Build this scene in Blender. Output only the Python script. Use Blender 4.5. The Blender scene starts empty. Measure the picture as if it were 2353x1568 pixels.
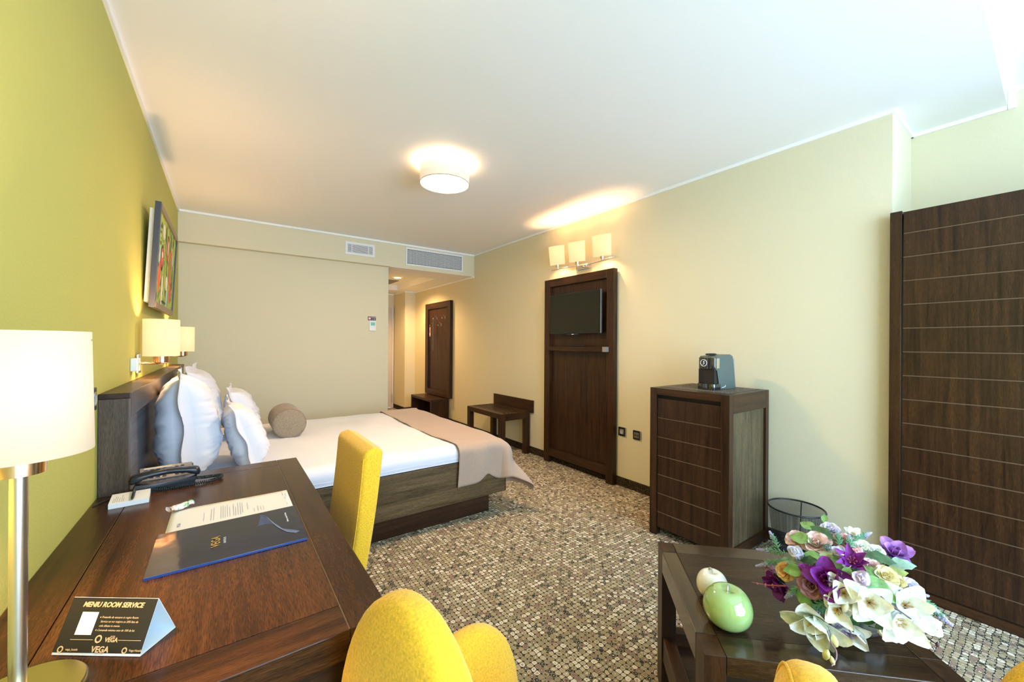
import bpy, bmesh, math, random
from math import sin, cos, pi, radians
from mathutils import Matrix, Vector, noise

random.seed(7)
S = bpy.context.scene
COL = S.collection

# ---------------------------------------------------------------- camera, world, exposure
cam_d = bpy.data.cameras.new('camera')
cam_d.sensor_width = 36.0
cam_d.lens = 36.0 * 914.5 / 2353.0
cam_d.shift_y = 6.5 / 2353.0
cam_d.clip_start = 0.02
cam = bpy.data.objects.new('camera', cam_d)
COL.objects.link(cam)
cam.matrix_world = (Matrix.Translation((0, 0, 1.35)) @ Matrix.Rotation(radians(-35.8), 4, 'Z')
                    @ Matrix.Rotation(radians(90), 4, 'X') @ Matrix.Rotation(0.0065, 4, 'Z'))
S.camera = cam

W = bpy.data.worlds.new('sky')
S.world = W
W.use_nodes = True
W.node_tree.nodes['Background'].inputs[0].default_value = (0.67, 0.92, 1.20, 1)
W.node_tree.nodes['Background'].inputs[1].default_value = 5.9

vs = S.view_settings
vs.view_transform = 'Standard'
vs.look = 'None'
vs.exposure = 0.80
vs.gamma = 1.0
vs.use_curve_mapping = False
try:
    S.cycles.max_bounces = 10
    S.cycles.diffuse_bounces = 6
    S.cycles.caustics_reflective = False
    S.cycles.caustics_refractive = False
    S.cycles.sample_clamp_indirect = 6.0
    S.cycles.use_denoising = True
except Exception:
    pass

# room dimensions (metres)
XL, XR, XN = -0.395, 3.08, 3.55        # left wall, right wall, right wall of the niche
YF, YS, YB = -1.7, 5.27, 5.35          # window wall, soffit face, wall behind the bed
ZC, ZC2, ZS = 2.70, 2.79, 2.375        # ceiling, raised ceiling by the window, soffit underside

# daylight enters through the window opening behind the camera: portal on that opening
pl = bpy.data.lights.new('window_portal', 'AREA')
pl.shape = 'RECTANGLE'; pl.size = 3.3; pl.size_y = 2.3
pl.cycles.is_portal = True
po = bpy.data.objects.new('window_portal', pl)
COL.objects.link(po)
po.location = (1.6, YF - 0.02, 1.4)
po.rotation_euler = (radians(90), 0, 0)

def point_light(name, loc, watts, color, r=0.03, parent=None):
    l = bpy.data.lights.new(name, 'POINT')
    l.energy = watts; l.color = color; l.shadow_soft_size = r
    o = bpy.data.objects.new(name, l); COL.objects.link(o)
    o.location = loc
    if parent is not None:
        o.parent = parent
        o.matrix_basis = ORI[parent.name].inverted() @ Matrix.Translation(loc)
    return o

WARM = (1.0, 0.58, 0.28)

# ---------------------------------------------------------------- object helpers
ORI = {}

def tag(o, label=None, cat=None, group=None, kind=None):
    if label: o['label'] = label
    if cat: o['category'] = cat
    if group: o['group'] = group
    if kind: o['kind'] = kind
    return o

def thing(name, label, cat, loc=(0, 0, 0), rz=0.0, group=None, rot=None):
    o = bpy.data.objects.new(name, None)
    COL.objects.link(o)
    o.empty_display_size = 0.05
    R = Matrix.Rotation(rz, 4, 'Z') if rot is None else rot
    m = Matrix.Translation(loc) @ R
    o.matrix_world = m
    ORI[o.name] = m.copy()
    return tag(o, label, cat, group)

class MB:
    """collects shapes into one mesh"""
    def __init__(self): self.bm = bmesh.new()
    def _bev(self, geom, b, seg=2):
        if b > 0:
            es = [e for e in geom if isinstance(e, bmesh.types.BMEdge)]
            bmesh.ops.bevel(self.bm, geom=es, offset=b, segments=seg, profile=0.6, affect='EDGES')
    def box(self, x0, x1, y0, y1, z0, z1, b=0.0, M=None, seg=2):
        c = [(x0,y0,z0),(x1,y0,z0),(x1,y1,z0),(x0,y1,z0),(x0,y0,z1),(x1,y0,z1),(x1,y1,z1),(x0,y1,z1)]
        v = [self.bm.verts.new(M @ Vector(p) if M else p) for p in c]
        fs = [self.bm.faces.new([v[i] for i in f]) for f in
              ((0,3,2,1),(4,5,6,7),(0,1,5,4),(1,2,6,5),(2,3,7,6),(3,0,4,7))]
        if b > 0:
            es = set()
            for f in fs: es.update(f.edges)
            self._bev(list(es), min(b, 0.49*min(abs(x1-x0), abs(y1-y0), abs(z1-z0))), seg)
        return self
    def prism(self, pts, f, b=0.0):
        """pts: 2D outline, f(u, v, side) -> 3D for side 0 / 1"""
        a = [self.bm.verts.new(f(u, v, 0)) for u, v in pts]
        c = [self.bm.verts.new(f(u, v, 1)) for u, v in pts]
        n = len(pts)
        fs = [self.bm.faces.new(a[::-1]), self.bm.faces.new(c)]
        for i in range(n):
            fs.append(self.bm.faces.new((a[i], a[(i+1) % n], c[(i+1) % n], c[i])))
        if b > 0:
            es = set(fs[0].edges) | set(fs[1].edges)
            self._bev(list(es), b)
        return self
    def lathe(self, prof, c=(0, 0, 0), seg=40, ax='z', sx=1.0, sy=1.0, M=None, cap=True):
        rings = []
        for r, h in prof:
            ring = []
            for i in range(seg):
                t = 2*pi*i/seg
                u, w = r*cos(t)*sx, r*sin(t)*sy
                p = {'z': (u, w, h), 'x': (h, u, w), 'y': (w, h, u)}[ax]
                p = Vector((p[0]+c[0], p[1]+c[1], p[2]+c[2]))
                ring.append(self.bm.verts.new(M @ p if M else p))
            rings.append(ring)
        for a, b in zip(rings, rings[1:]):
            for i in range(seg):
                self.bm.faces.new((a[i], a[(i+1) % seg], b[(i+1) % seg], b[i]))
        if cap:
            if prof[0][0] > 1e-5: self.bm.faces.new(rings[0][::-1])
            if prof[-1][0] > 1e-5: self.bm.faces.new(rings[-1])
        return self
    def tube(self, pts, r, seg=8, r1=None, cap=True):
        pts = [Vector(p) for p in pts]
        n = len(pts)
        prev = None; rings = []
        for i, p in enumerate(pts):
            d = (pts[min(i+1, n-1)] - pts[max(i-1, 0)]).normalized()
            if prev is None:
                u = d.orthogonal().normalized()
            else:
                u = (prev - d*prev.dot(d)).normalized()
            prev = u
            w = d.cross(u)
            rr = r if r1 is None else r + (r1-r)*i/(n-1)
            if isinstance(r, (list, tuple)): rr = r[i]
            rings.append([self.bm.verts.new(p + u*rr*cos(2*pi*k/seg) + w*rr*sin(2*pi*k/seg)) for k in range(seg)])
        for a, b in zip(rings, rings[1:]):
            for k in range(seg):
                self.bm.faces.new((a[k], a[(k+1) % seg], b[(k+1) % seg], b[k]))
        if cap:
            self.bm.faces.new(rings[0][::-1]); self.bm.faces.new(rings[-1])
        return self
    def grid(self, f, nu, nv, closed_u=False, M=None):
        g = []
        for i in range(nu + (0 if closed_u else 1)):
            row = []
            for j in range(nv+1):
                p = Vector(f(i/nu, j/nv))
                row.append(self.bm.verts.new(M @ p if M else p))
            g.append(row)
        m = len(g)
        for i in range(nu):
            for j in range(nv):
                self.bm.faces.new((g[i][j], g[(i+1) % m][j], g[(i+1) % m][j+1], g[i][j+1]))
        return self
    def ellipsoid(self, c, r, e1=1.0, e2=1.0, nu=32, nv=20, thin='x', M=None):
        def sp(v, e): return math.copysign(abs(v)**e, v)
        def f(u, v):
            om = 2*pi*u; et = -pi/2 + pi*v
            a = sp(sin(et), e1); q = sp(cos(et), e1)
            b = q*sp(cos(om), e2); d = q*sp(sin(om), e2)
            p = {'x': (a, b, d), 'y': (d, a, b), 'z': (b, d, a)}[thin]
            return (c[0]+p[0]*r[0], c[1]+p[1]*r[1], c[2]+p[2]*r[2])
        return self.grid(f, nu, nv, True, M)
    def build(self, name, mat, parent=None, smooth=False, local=False, label=None, thick=0.0, weld=True):
        if weld: bmesh.ops.remove_doubles(self.bm, verts=self.bm.verts, dist=1e-6)
        bmesh.ops.recalc_face_normals(self.bm, faces=self.bm.faces)
        me = bpy.data.meshes.new(name)
        o = bpy.data.objects.new(name, me)
        COL.objects.link(o)
        if parent is not None:
            o.parent = parent
            ORI[o.name] = ORI[parent.name]
            if not local:
                bmesh.ops.transform(self.bm, matrix=ORI[parent.name].inverted(), verts=self.bm.verts)
        else:
            ORI[o.name] = Matrix.Identity(4)
            if local is not False and local is not True:      # a matrix: the object's own frame
                o.matrix_world = local; ORI[o.name] = local.copy()
        self.bm.to_mesh(me); self.bm.free()
        if smooth:
            for p in me.polygons: p.use_smooth = True
            if smooth == 'auto':
                try: me.set_sharp_from_angle(angle=radians(38))
                except Exception: pass
        for m_ in (mat if isinstance(mat, (list, tuple)) else [mat]): me.materials.append(m_)
        if thick:
            md = o.modifiers.new('thickness', 'SOLIDIFY'); md.thickness = thick; md.offset = 0
        if label: o['label'] = label
        return o

def B(name, mat, parent, x0, x1, y0, y1, z0, z1, b=0.002, **k):
    return MB().box(x0, x1, y0, y1, z0, z1, b).build(name, mat, parent, **k)

def struct(name, mb, mat):
    o = mb.build(name, mat); o['kind'] = 'structure'; return o

def text(body, size, M, mat, parent, align='LEFT', shear=0.0, name='lettering', sp=1.0, ext=0.0002, bold=0.0):
    c = bpy.data.curves.new(name, 'FONT')
    c.body = body; c.size = size; c.align_x = align; c.align_y = 'CENTER'
    c.shear = shear; c.extrude = ext; c.space_character = sp; c.offset = bold
    c.resolution_u = 3
    o = bpy.data.objects.new(name, c); COL.objects.link(o)
    c.materials.append(mat)
    o.parent = parent
    o.matrix_basis = ORI[parent.name].inverted() @ M
    ORI[o.name] = M
    return o

def frame(o, x, y):
    """matrix from an origin, an x direction and a y (up) direction"""
    x = Vector(x).normalized(); y = Vector(y).normalized(); z = x.cross(y).normalized(); y = z.cross(x)
    m = Matrix.Identity(4)
    for i in range(3):
        m[i][0], m[i][1], m[i][2], m[i][3] = x[i], y[i], z[i], o[i]
    return m

# ---------------------------------------------------------------- materials
def new_mat(name):
    m = bpy.data.materials.new(name); m.use_nodes = True
    nt = m.node_tree
    return m, nt, nt.nodes['Principled BSDF'], nt.links

def N(nt, t, **k):
    n = nt.nodes.new(t)
    for a, b in k.items():
        if a in ('operation', 'blend_type', 'interpolation', 'noise_dimensions', 'data_type', 'feature', 'distance', 'musgrave_type', 'wave_type', 'bands_direction'):
            setattr(n, a, b)
        else:
            n.inputs[a].default_value = b
    return n

def plain(name, col, rough=0.5, metal=0.0, coat=0.0, spec=0.5, bump=0.0, bscale=200.0, var=0.0, sheen=0.0, emit=None, es=0.0, trans=0.0, ior=1.45, alpha=1.0):
    m, nt, p, L = new_mat(name)
    p.inputs['Base Color'].default_value = (*col, 1)
    p.inputs['Roughness'].default_value = rough
    p.inputs['Metallic'].default_value = metal
    p.inputs['Coat Weight'].default_value = coat
    p.inputs['Coat Roughness'].default_value = 0.05
    p.inputs['Specular IOR Level'].default_value = spec
    p.inputs['Sheen Weight'].default_value = sheen
    p.inputs['Transmission Weight'].default_value = trans
    p.inputs['IOR'].default_value = ior
    p.inputs['Alpha'].default_value = alpha
    if emit:
        p.inputs['Emission Color'].default_value = (*emit, 1)
        p.inputs['Emission Strength'].default_value = es
    if bump or var:
        tc = nt.nodes.new('ShaderNodeTexCoord')
        nz = N(nt, 'ShaderNodeTexNoise', Scale=bscale, Detail=3.0)
        L.new(tc.outputs['Object'], nz.inputs['Vector'])
        if bump:
            bp = N(nt, 'ShaderNodeBump', Strength=bump, Distance=0.002)
            L.new(nz.outputs['Fac'], bp.inputs['Height']); L.new(bp.outputs['Normal'], p.inputs['Normal'])
        if var:
            r = nt.nodes.new('ShaderNodeValToRGB')
            r.color_ramp.elements[0].position = 0.35; r.color_ramp.elements[1].position = 0.65
            r.color_ramp.elements[0].color = (*[c*(1-var) for c in col], 1)
            r.color_ramp.elements[1].color = (*[min(1, c*(1+var)) for c in col], 1)
            L.new(nz.outputs['Fac'], r.inputs['Fac']); L.new(r.outputs['Color'], p.inputs['Base Color'])
    return m

def wood(name, grain, c0=(0.013, 0.0050, 0.0022), c1=(0.060, 0.0245, 0.0085), rough=0.36, coat=0.0, pores=0.5, fine=1.0, spec=0.33):
    m, nt, p, L = new_mat(name)
    tc = nt.nodes.new('ShaderNodeTexCoord')
    mp = nt.nodes.new('ShaderNodeMapping')
    sc = [26.0*fine]*3; sc['xyz'.index(grain)] = 1.6*fine
    mp.inputs['Scale'].default_value = sc
    L.new(tc.outputs['Object'], mp.inputs['Vector'])
    nz = N(nt, 'ShaderNodeTexNoise', Scale=1.0, Detail=5.0, Roughness=0.6, Distortion=0.6)
    L.new(mp.outputs['Vector'], nz.inputs['Vector'])
    mp2 = nt.nodes.new('ShaderNodeMapping')
    sc = [620.0]*3; sc['xyz'.index(grain)] = 42.0
    mp2.inputs['Scale'].default_value = sc
    L.new(tc.outputs['Object'], mp2.inputs['Vector'])
    n2 = N(nt, 'ShaderNodeTexNoise', Scale=1.0, Detail=2.0)
    L.new(mp2.outputs['Vector'], n2.inputs['Vector'])
    r = nt.nodes.new('ShaderNodeValToRGB')
    r.color_ramp.elements[0].position = 0.30; r.color_ramp.elements[0].color = (*c0, 1)
    r.color_ramp.elements[1].position = 0.72; r.color_ramp.elements[1].color = (*c1, 1)
    L.new(nz.outputs['Fac'], r.inputs['Fac'])
    r2 = nt.nodes.new('ShaderNodeValToRGB')
    r2.color_ramp.elements[0].position = 0.34; r2.color_ramp.elements[0].color = (1-pores*0.8, 1-pores*0.8, 1-pores*0.8, 1)
    r2.color_ramp.elements[1].position = 0.68; r2.color_ramp.elements[1].color = (1.35, 1.35, 1.35, 1)
    L.new(n2.outputs['Fac'], r2.inputs['Fac'])
    mx = nt.nodes.new('ShaderNodeMix'); mx.data_type = 'RGBA'; mx.blend_type = 'MULTIPLY'
    mx.inputs[0].default_value = 1.0
    L.new(r.outputs['Color'], mx.inputs[6]); L.new(r2.outputs['Color'], mx.inputs[7])
    L.new(mx.outputs[2], p.inputs['Base Color'])
    bp = N(nt, 'ShaderNodeBump', Strength=0.22, Distance=0.001)
    L.new(n2.outputs['Fac'], bp.inputs['Height']); L.new(bp.outputs['Normal'], p.inputs['Normal'])
    p.inputs['Roughness'].default_value = rough
    p.inputs['Coat Weight'].default_value = coat
    p.inputs['Coat Roughness'].default_value = 0.12
    p.inputs['Specular IOR Level'].default_value = spec
    return m

def wall_mat(name, col, bump=0.35, scale=140.0):
    m, nt, p, L = new_mat(name)
    tc = nt.nodes.new('ShaderNodeTexCoord')
    nz = N(nt, 'ShaderNodeTexNoise', Scale=scale, Detail=2.0, Roughness=0.5)
    L.new(tc.outputs['Object'], nz.inputs['Vector'])
    bp = N(nt, 'ShaderNodeBump', Strength=bump, Distance=0.004)
    L.new(nz.outputs['Fac'], bp.inputs['Height']); L.new(bp.outputs['Normal'], p.inputs['Normal'])
    p.inputs['Base Color'].default_value = (*col, 1)
    p.inputs['Roughness'].default_value = 0.65
    p.inputs['Specular IOR Level'].default_value = 0.3
    return m

def carpet(name, axes=(0, 1), size=0.0235, dark=False):
    m, nt, p, L = new_mat(name)
    def math_(op, a, b=None, c=None):
        n = nt.nodes.new('ShaderNodeMath'); n.operation = op
        for i, v in enumerate((a, b, c)):
            if v is None: continue
            if isinstance(v, (int, float)): n.inputs[i].default_value = v
            else: L.new(v, n.inputs[i])
        return n.outputs[0]
    tc = nt.nodes.new('ShaderNodeTexCoord')
    sx = nt.nodes.new('ShaderNodeSeparateXYZ'); L.new(tc.outputs['Object'], sx.inputs[0])
    cb = nt.nodes.new('ShaderNodeCombineXYZ')
    L.new(sx.outputs[axes[0]], cb.inputs[0]); L.new(sx.outputs[axes[1]], cb.inputs[1])
    nz = N(nt, 'ShaderNodeTexNoise', Scale=0.9/size, Detail=1.5); L.new(cb.outputs[0], nz.inputs['Vector'])
    sub = nt.nodes.new('ShaderNodeVectorMath'); sub.operation = 'SUBTRACT'
    L.new(nz.outputs['Color'], sub.inputs[0]); sub.inputs[1].default_value = (0.5, 0.5, 0.5)
    scl = nt.nodes.new('ShaderNodeVectorMath'); scl.operation = 'MULTIPLY_ADD'
    L.new(cb.outputs[0], scl.inputs[0]); scl.inputs[1].default_value = (1/size, 1/size, 0)
    sc2 = nt.nodes.new('ShaderNodeVectorMath'); sc2.operation = 'SCALE'
    L.new(sub.outputs[0], sc2.inputs[0]); sc2.inputs[3].default_value = 0.75
    L.new(sc2.outputs[0], scl.inputs[2])
    fl = nt.nodes.new('ShaderNodeVectorMath'); fl.operation = 'FLOOR'; L.new(scl.outputs[0], fl.inputs[0])
    fr = nt.nodes.new('ShaderNodeVectorMath'); fr.operation = 'SUBTRACT'
    L.new(scl.outputs[0], fr.inputs[0]); L.new(fl.outputs[0], fr.inputs[1])
    fs = nt.nodes.new('ShaderNodeSeparateXYZ'); L.new(fr.outputs[0], fs.inputs[0])
    fls = nt.nodes.new('ShaderNodeSeparateXYZ'); L.new(fl.outputs[0], fls.inputs[0])
    fc = nt.nodes.new('ShaderNodeCombineXYZ'); L.new(fls.outputs[0], fc.inputs[0]); L.new(fls.outputs[1], fc.inputs[1])
    ax = math_('ABSOLUTE', math_('SUBTRACT', fs.outputs[0], 0.5))
    ay = math_('ABSOLUTE', math_('SUBTRACT', fs.outputs[1], 0.5))
    d = math_('POWER', math_('ADD', math_('POWER', ax, 3.5), math_('POWER', ay, 3.5)), 1/3.5)
    wn = nt.nodes.new('ShaderNodeTexWhiteNoise'); wn.noise_dimensions = '2D'; L.new(fc.outputs[0], wn.inputs['Vector'])
    of = nt.nodes.new('ShaderNodeVectorMath'); of.operation = 'ADD'; L.new(fc.outputs[0], of.inputs[0]); of.inputs[1].default_value = (37.3, 11.7, 0)
    wn2 = nt.nodes.new('ShaderNodeTexWhiteNoise'); wn2.noise_dimensions = '2D'; L.new(of.outputs[0], wn2.inputs['Vector'])
    def ramp(src, cols):
        r = nt.nodes.new('ShaderNodeValToRGB'); r.color_ramp.interpolation = 'CONSTANT'
        e = r.color_ramp.elements
        e[0].position = 0; e[0].color = (*cols[0], 1)
        e[1].position = 1/len(cols); e[1].color = (*cols[1], 1)
        for i in range(2, len(cols)):
            k = e.new(i/len(cols)); k.color = (*cols[i], 1)
        L.new(src, r.inputs[0]); return r.outputs[0]
    def mix(f, a, b):
        n = nt.nodes.new('ShaderNodeMix'); n.data_type = 'RGBA'
        L.new(f, n.inputs[0])
        for k, v in ((6, a), (7, b)):
            if isinstance(v, tuple): n.inputs[k].default_value = (*v, 1)
            else: L.new(v, n.inputs[k])
        return n.outputs[2]
    olive, beige, mauve, cream, ink, khaki = (0.32,0.27,0.15), (0.50,0.43,0.29), (0.26,0.165,0.13), (0.72,0.68,0.55), (0.045,0.046,0.038), (0.38,0.31,0.17)
    if dark:
        fills = [(0.035,0.024,0.014), (0.05,0.035,0.02), (0.03,0.018,0.012), (0.045,0.035,0.02), (0.06,0.045,0.025)]
        cores = [(0.04,0.03,0.02), (0.38,0.30,0.20), (0.05,0.04,0.03), (0.14,0.10,0.06), (0.04,0.03,0.02)]
        edge, ringc = (0.02, 0.014, 0.009), (0.07, 0.05, 0.03)
    else:
        fills = [olive, beige, mauve, cream, khaki, beige, mauve, (0.36,0.33,0.22), ink, olive, cream]
        cores = [beige, cream, olive, (0.45,0.30,0.22), ink, cream, mauve, khaki]
        edge, ringc = (0.040, 0.037, 0.030), (0.52, 0.47, 0.34)
    A_ = ramp(wn.outputs['Value'], fills); B_ = ramp(wn2.outputs['Value'], cores)
    sz = math_('MULTIPLY_ADD', wn2.outputs['Value'], 0.10, 0.09)
    c = mix(math_('LESS_THAN', d, sz), A_, B_)
    c = mix(math_('LESS_THAN', d, math_('MULTIPLY', sz, 0.42)), c, A_)
    c = mix(math_('GREATER_THAN', d, 0.395), c, ringc)
    c = mix(math_('GREATER_THAN', d, 0.452), c, edge)
    pile = N(nt, 'ShaderNodeTexNoise', Scale=900.0, Detail=1.0); L.new(tc.outputs['Object'], pile.inputs['Vector'])
    bp = N(nt, 'ShaderNodeBump', Strength=0.6, Distance=0.003)
    L.new(pile.outputs['Fac'], bp.inputs['Height']); L.new(bp.outputs['Normal'], p.inputs['Normal'])
    L.new(c, p.inputs['Base Color'])
    p.inputs['Roughness'].default_value = 0.95
    p.inputs['Specular IOR Level'].default_value = 0.1
    return m

def fabric(name, col, scale=700.0, bump=0.4, var=0.18, sheen=0.2):
    m, nt, p, L = new_mat(name)
    tc = nt.nodes.new('ShaderNodeTexCoord')
    v = N(nt, 'ShaderNodeTexVoronoi', Scale=scale); L.new(tc.outputs['Object'], v.inputs['Vector'])
    nz = N(nt, 'ShaderNodeTexNoise', Scale=scale*0.35, Detail=4.0); L.new(tc.outputs['Object'], nz.inputs['Vector'])
    r = nt.nodes.new('ShaderNodeValToRGB')
    r.color_ramp.elements[0].position = 0.3; r.color_ramp.elements[0].color = (*[c*(1-var) for c in col], 1)
    r.color_ramp.elements[1].position = 0.7; r.color_ramp.elements[1].color = (*[min(1, c*(1+var)) for c in col], 1)
    L.new(nz.outputs['Fac'], r.inputs['Fac']); L.new(r.outputs['Color'], p.inputs['Base Color'])
    bp = N(nt, 'ShaderNodeBump', Strength=bump, Distance=0.001)
    L.new(v.outputs['Distance'], bp.inputs['Height']); L.new(bp.outputs['Normal'], p.inputs['Normal'])
    p.inputs['Roughness'].default_value = 0.9
    p.inputs['Sheen Weight'].default_value = sheen
    p.inputs['Specular IOR Level'].default_value = 0.2
    return m

def shade_mat(name, emit, es, base=(0.9, 0.8, 0.62), through=0.015):
    m, nt, p, L = new_mat(name)
    out = nt.nodes['Material Output']
    nt.nodes.remove(p)
    d = nt.nodes.new('ShaderNodeBsdfDiffuse'); d.inputs[0].default_value = (*base, 1)
    t = nt.nodes.new('ShaderNodeBsdfTranslucent'); t.inputs[0].default_value = (*base, 1)
    mx = nt.nodes.new('ShaderNodeMixShader'); mx.inputs[0].default_value = through
    L.new(d.outputs[0], mx.inputs[1]); L.new(t.outputs[0], mx.inputs[2])
    e = nt.nodes.new('ShaderNodeEmission'); e.inputs[0].default_value = (*emit, 1); e.inputs[1].default_value = es
    ad = nt.nodes.new('ShaderNodeAddShader')
    L.new(mx.outputs[0], ad.inputs[0]); L.new(e.outputs[0], ad.inputs[1]); L.new(ad.outputs[0], out.inputs[0])
    return m

M_WALL = wall_mat('cream_plaster', (0.695, 0.64, 0.455))
M_GREEN = wall_mat('green_plaster', (0.50, 0.48, 0.125), bump=0.3)
M_CEIL = wall_mat('white_ceiling_paint', (0.86, 0.86, 0.85), bump=0.05)
M_CORN = plain('white_cornice', (0.88, 0.88, 0.86), 0.5)
M_CARPET = carpet('patterned_carpet')
M_BASEY = carpet('carpet_skirting_along', (1, 2), 0.022, True)
M_BASEX = carpet('carpet_skirting_across', (0, 2), 0.022, True)
WX, WY, WZ = wood('dark_wood_x', 'x'), wood('dark_wood_y', 'y'), wood('dark_wood_z', 'z')
WZF = wood('dark_wood_fine_z', 'z', fine=1.6, pores=0.6)
M_GROOVE_GLINT = plain('groove_glint', (0.13, 0.085, 0.05), 0.4)  # lighter tan painted in for light reflecting along the grooves
M_BEDW = wood('oak_bed_rail', 'x', (0.045, 0.028, 0.011), (0.17, 0.115, 0.052), pores=0.45)
M_WHITE = plain('white_plastic', (0.82, 0.82, 0.80), 0.35)
M_METALW = plain('white_metal', (0.80, 0.81, 0.82), 0.4)
M_CHROME = plain('chrome', (0.80, 0.78, 0.75), 0.12, 1.0)
M_STEEL = plain('brushed_steel', (0.62, 0.60, 0.57), 0.28, 1.0)
M_BLACK = plain('black_plastic', (0.012, 0.013, 0.016), 0.28)
M_BLACKM = plain('black_matt', (0.02, 0.02, 0.022), 0.5)
M_YEL = fabric('mustard_fabric', (0.82, 0.475, 0.028), 650.0, 0.5, 0.22, 0.25)
M_SHEET = plain('white_cotton', (0.68, 0.71, 0.80), 0.85, bump=0.12, bscale=25.0, sheen=0.1)
M_THROW = fabric('taupe_cloth', (0.42, 0.31, 0.235), 900.0, 0.5, 0.15, 0.3)
M_BOLST = fabric('brown_bolster_cloth', (0.25, 0.18, 0.125), 600.0, 0.5, 0.25, 0.3)
M_GOLD = plain('gold_print', (0.70, 0.48, 0.24), 0.5)
M_GLASSY = plain('clear_glass', (0.9, 0.95, 0.93), 0.03, trans=0.95, ior=1.45)

# ================================================================ the room
T = 0.12
struct('floor', MB().box(XL-T, XN+T, YF-T, 8.6, -T, 0.0), M_CARPET)
struct('wall_left', MB().box(XL-T, XL, YF-T, YB+T, 0, 2.95), M_GREEN)
struct('wall_right', MB().box(XR, XN+T, 0.575, 8.6, 0, 2.95), M_WALL)
struct('wall_niche', MB().box(XN, XN+T, YF-T, 0.575, 0, 2.95), M_WALL)
struct('wall_back', MB().box(XL-T, 1.79, YB, YB+T, 0, 2.95), M_WALL)
struct('wall_corridor', MB().box(1.69, 1.79, YB+T, 8.6, 0, 2.6), M_WALL)
mb = MB()
mb.box(1.79, 1.98, 8.22, 8.34, 0, ZS+0.1); mb.box(2.86, XR, 8.22, 8.34, 0, ZS+0.1); mb.box(1.98, 2.86, 8.22, 8.34, 2.12, ZS+0.1)
struct('wall_entry', mb, M_WALL)
struct('wall_pier', MB().box(2.868, XR, 7.58, 8.22, 0, ZS), M_WALL)
mb = MB()
mb.box(XL-T, -0.1, YF-T, YF, 0, 2.95); mb.box(3.3, XN+T, YF-T, YF, 0, 2.95)
mb.box(-0.1, 3.3, YF-T, YF, 0, 0.25); mb.box(-0.1, 3.3, YF-T, YF, 2.6, 2.95)
struct('wall_window', mb, M_WALL)
mb = MB()
for x in (-0.1, 1.02, 2.14, 3.26): mb.box(x, x+0.05, YF-0.08, YF-0.03, 0.25, 2.6)
mb.box(-0.1, 3.31, YF-0.08, YF-0.03, 0.25, 0.30); mb.box(-0.1, 3.31, YF-0.08, YF-0.03, 2.55, 2.6)
struct('window_1', mb, M_WHITE)

struct('ceiling', MB().box(XL-T, XN+T, 0.19, YS+0.005, ZC, 2.95), M_CEIL)
struct('ceiling_raised', MB().box(XL-T, XN+T, YF-T, 0.19, ZC2, 2.95), M_CEIL)
mb = MB().box(XL, XR, YS, YB, ZS, ZC)
struct('trim_1', mb, M_WALL)                       # soffit above the bed wall
# corridor ceiling with its recessed tray
rx0, rx1, ry0, ry1, rz = 1.98, 2.70, 5.82, 7.55, 2.475
mb = MB()
mb.box(1.79, rx0, YS+0.002, 8.3, ZS-0.003, 2.7); mb.box(rx1, XR, YS+0.002, 8.3, ZS-0.003, 2.7)
mb.box(rx0, rx1, YS+0.002, ry0, ZS-0.003, 2.7); mb.box(rx0, rx1, ry1, 8.3, ZS-0.003, 2.7)
mb.box(rx0, rx1, ry0, ry1, rz, 2.7)
struct('ceiling_corridor', mb, M_CEIL)
struct('trim_2', MB().box(2.05, 2.52, 6.98, 7.48, rz-0.012, rz), plain('grey_access_panel', (0.22, 0.22, 0.23), 0.6))

# cornices
c = 0.022
mb = MB(); mb.box(XL, XL+0.012, 0.19, YS, ZC-c, ZC); mb.box(XL, XL+0.012, YF, 0.19, ZC2-c, ZC2)
struct('trim_3', mb, M_CORN)
struct('trim_4', MB().box(XL, XR, YS-0.014, YS, ZC-c, ZC), M_CORN)
mb = MB(); mb.box(XR-0.012, XR, 0.575, YS, ZC-c, ZC); mb.box(XR-0.012, XN, 0.563, 0.575, ZC-c, ZC)
mb.box(XN-0.014, XN, 0.19, 0.575, ZC-c, ZC); mb.box(XN-0.014, XN, YF, 0.1885, ZC2-c, ZC2)
mb.box(XN-0.014, XN, 0.160, 0.1885, ZC-c, ZC2-c)
struct('trim_5', mb, M_CORN)
mb = MB(); mb.box(XR-0.012, XR, YS, 7.58, ZS-0.024, ZS-0.003); mb.box(2.856, XR, 7.566, 7.58, ZS-0.024, ZS-0.003)
mb.box(2.856, 2.868, 7.58, 8.22, ZS-0.024, ZS-0.003); mb.box(1.79, 2.87, 8.206, 8.22, ZS-0.024, ZS-0.003)
struct('trim_6', mb, M_CORN)

# carpet skirting
mb = MB(); mb.box(XR-0.010, XR, 0.58, 7.58, 0, 0.085, 0.002)
struct('baseboard_right', mb, M_BASEY)
struct('baseboard_left', MB().box(XL, XL+0.010, YF, YB, 0, 0.085, 0.002), M_BASEY)
struct('baseboard_back', MB().box(XL+0.01, 1.79, YB-0.010, YB, 0, 0.085, 0.002), M_BASEX)
struct('baseboard_pier', MB().box(2.868, XR-0.01, 7.570, 7.58, 0, 0.085, 0.002), M_BASEX)
struct('baseboard_corridor', MB().box(2.858, 2.868, 7.57, 8.20, 0, 0.085, 0.002), M_BASEY)

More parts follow.
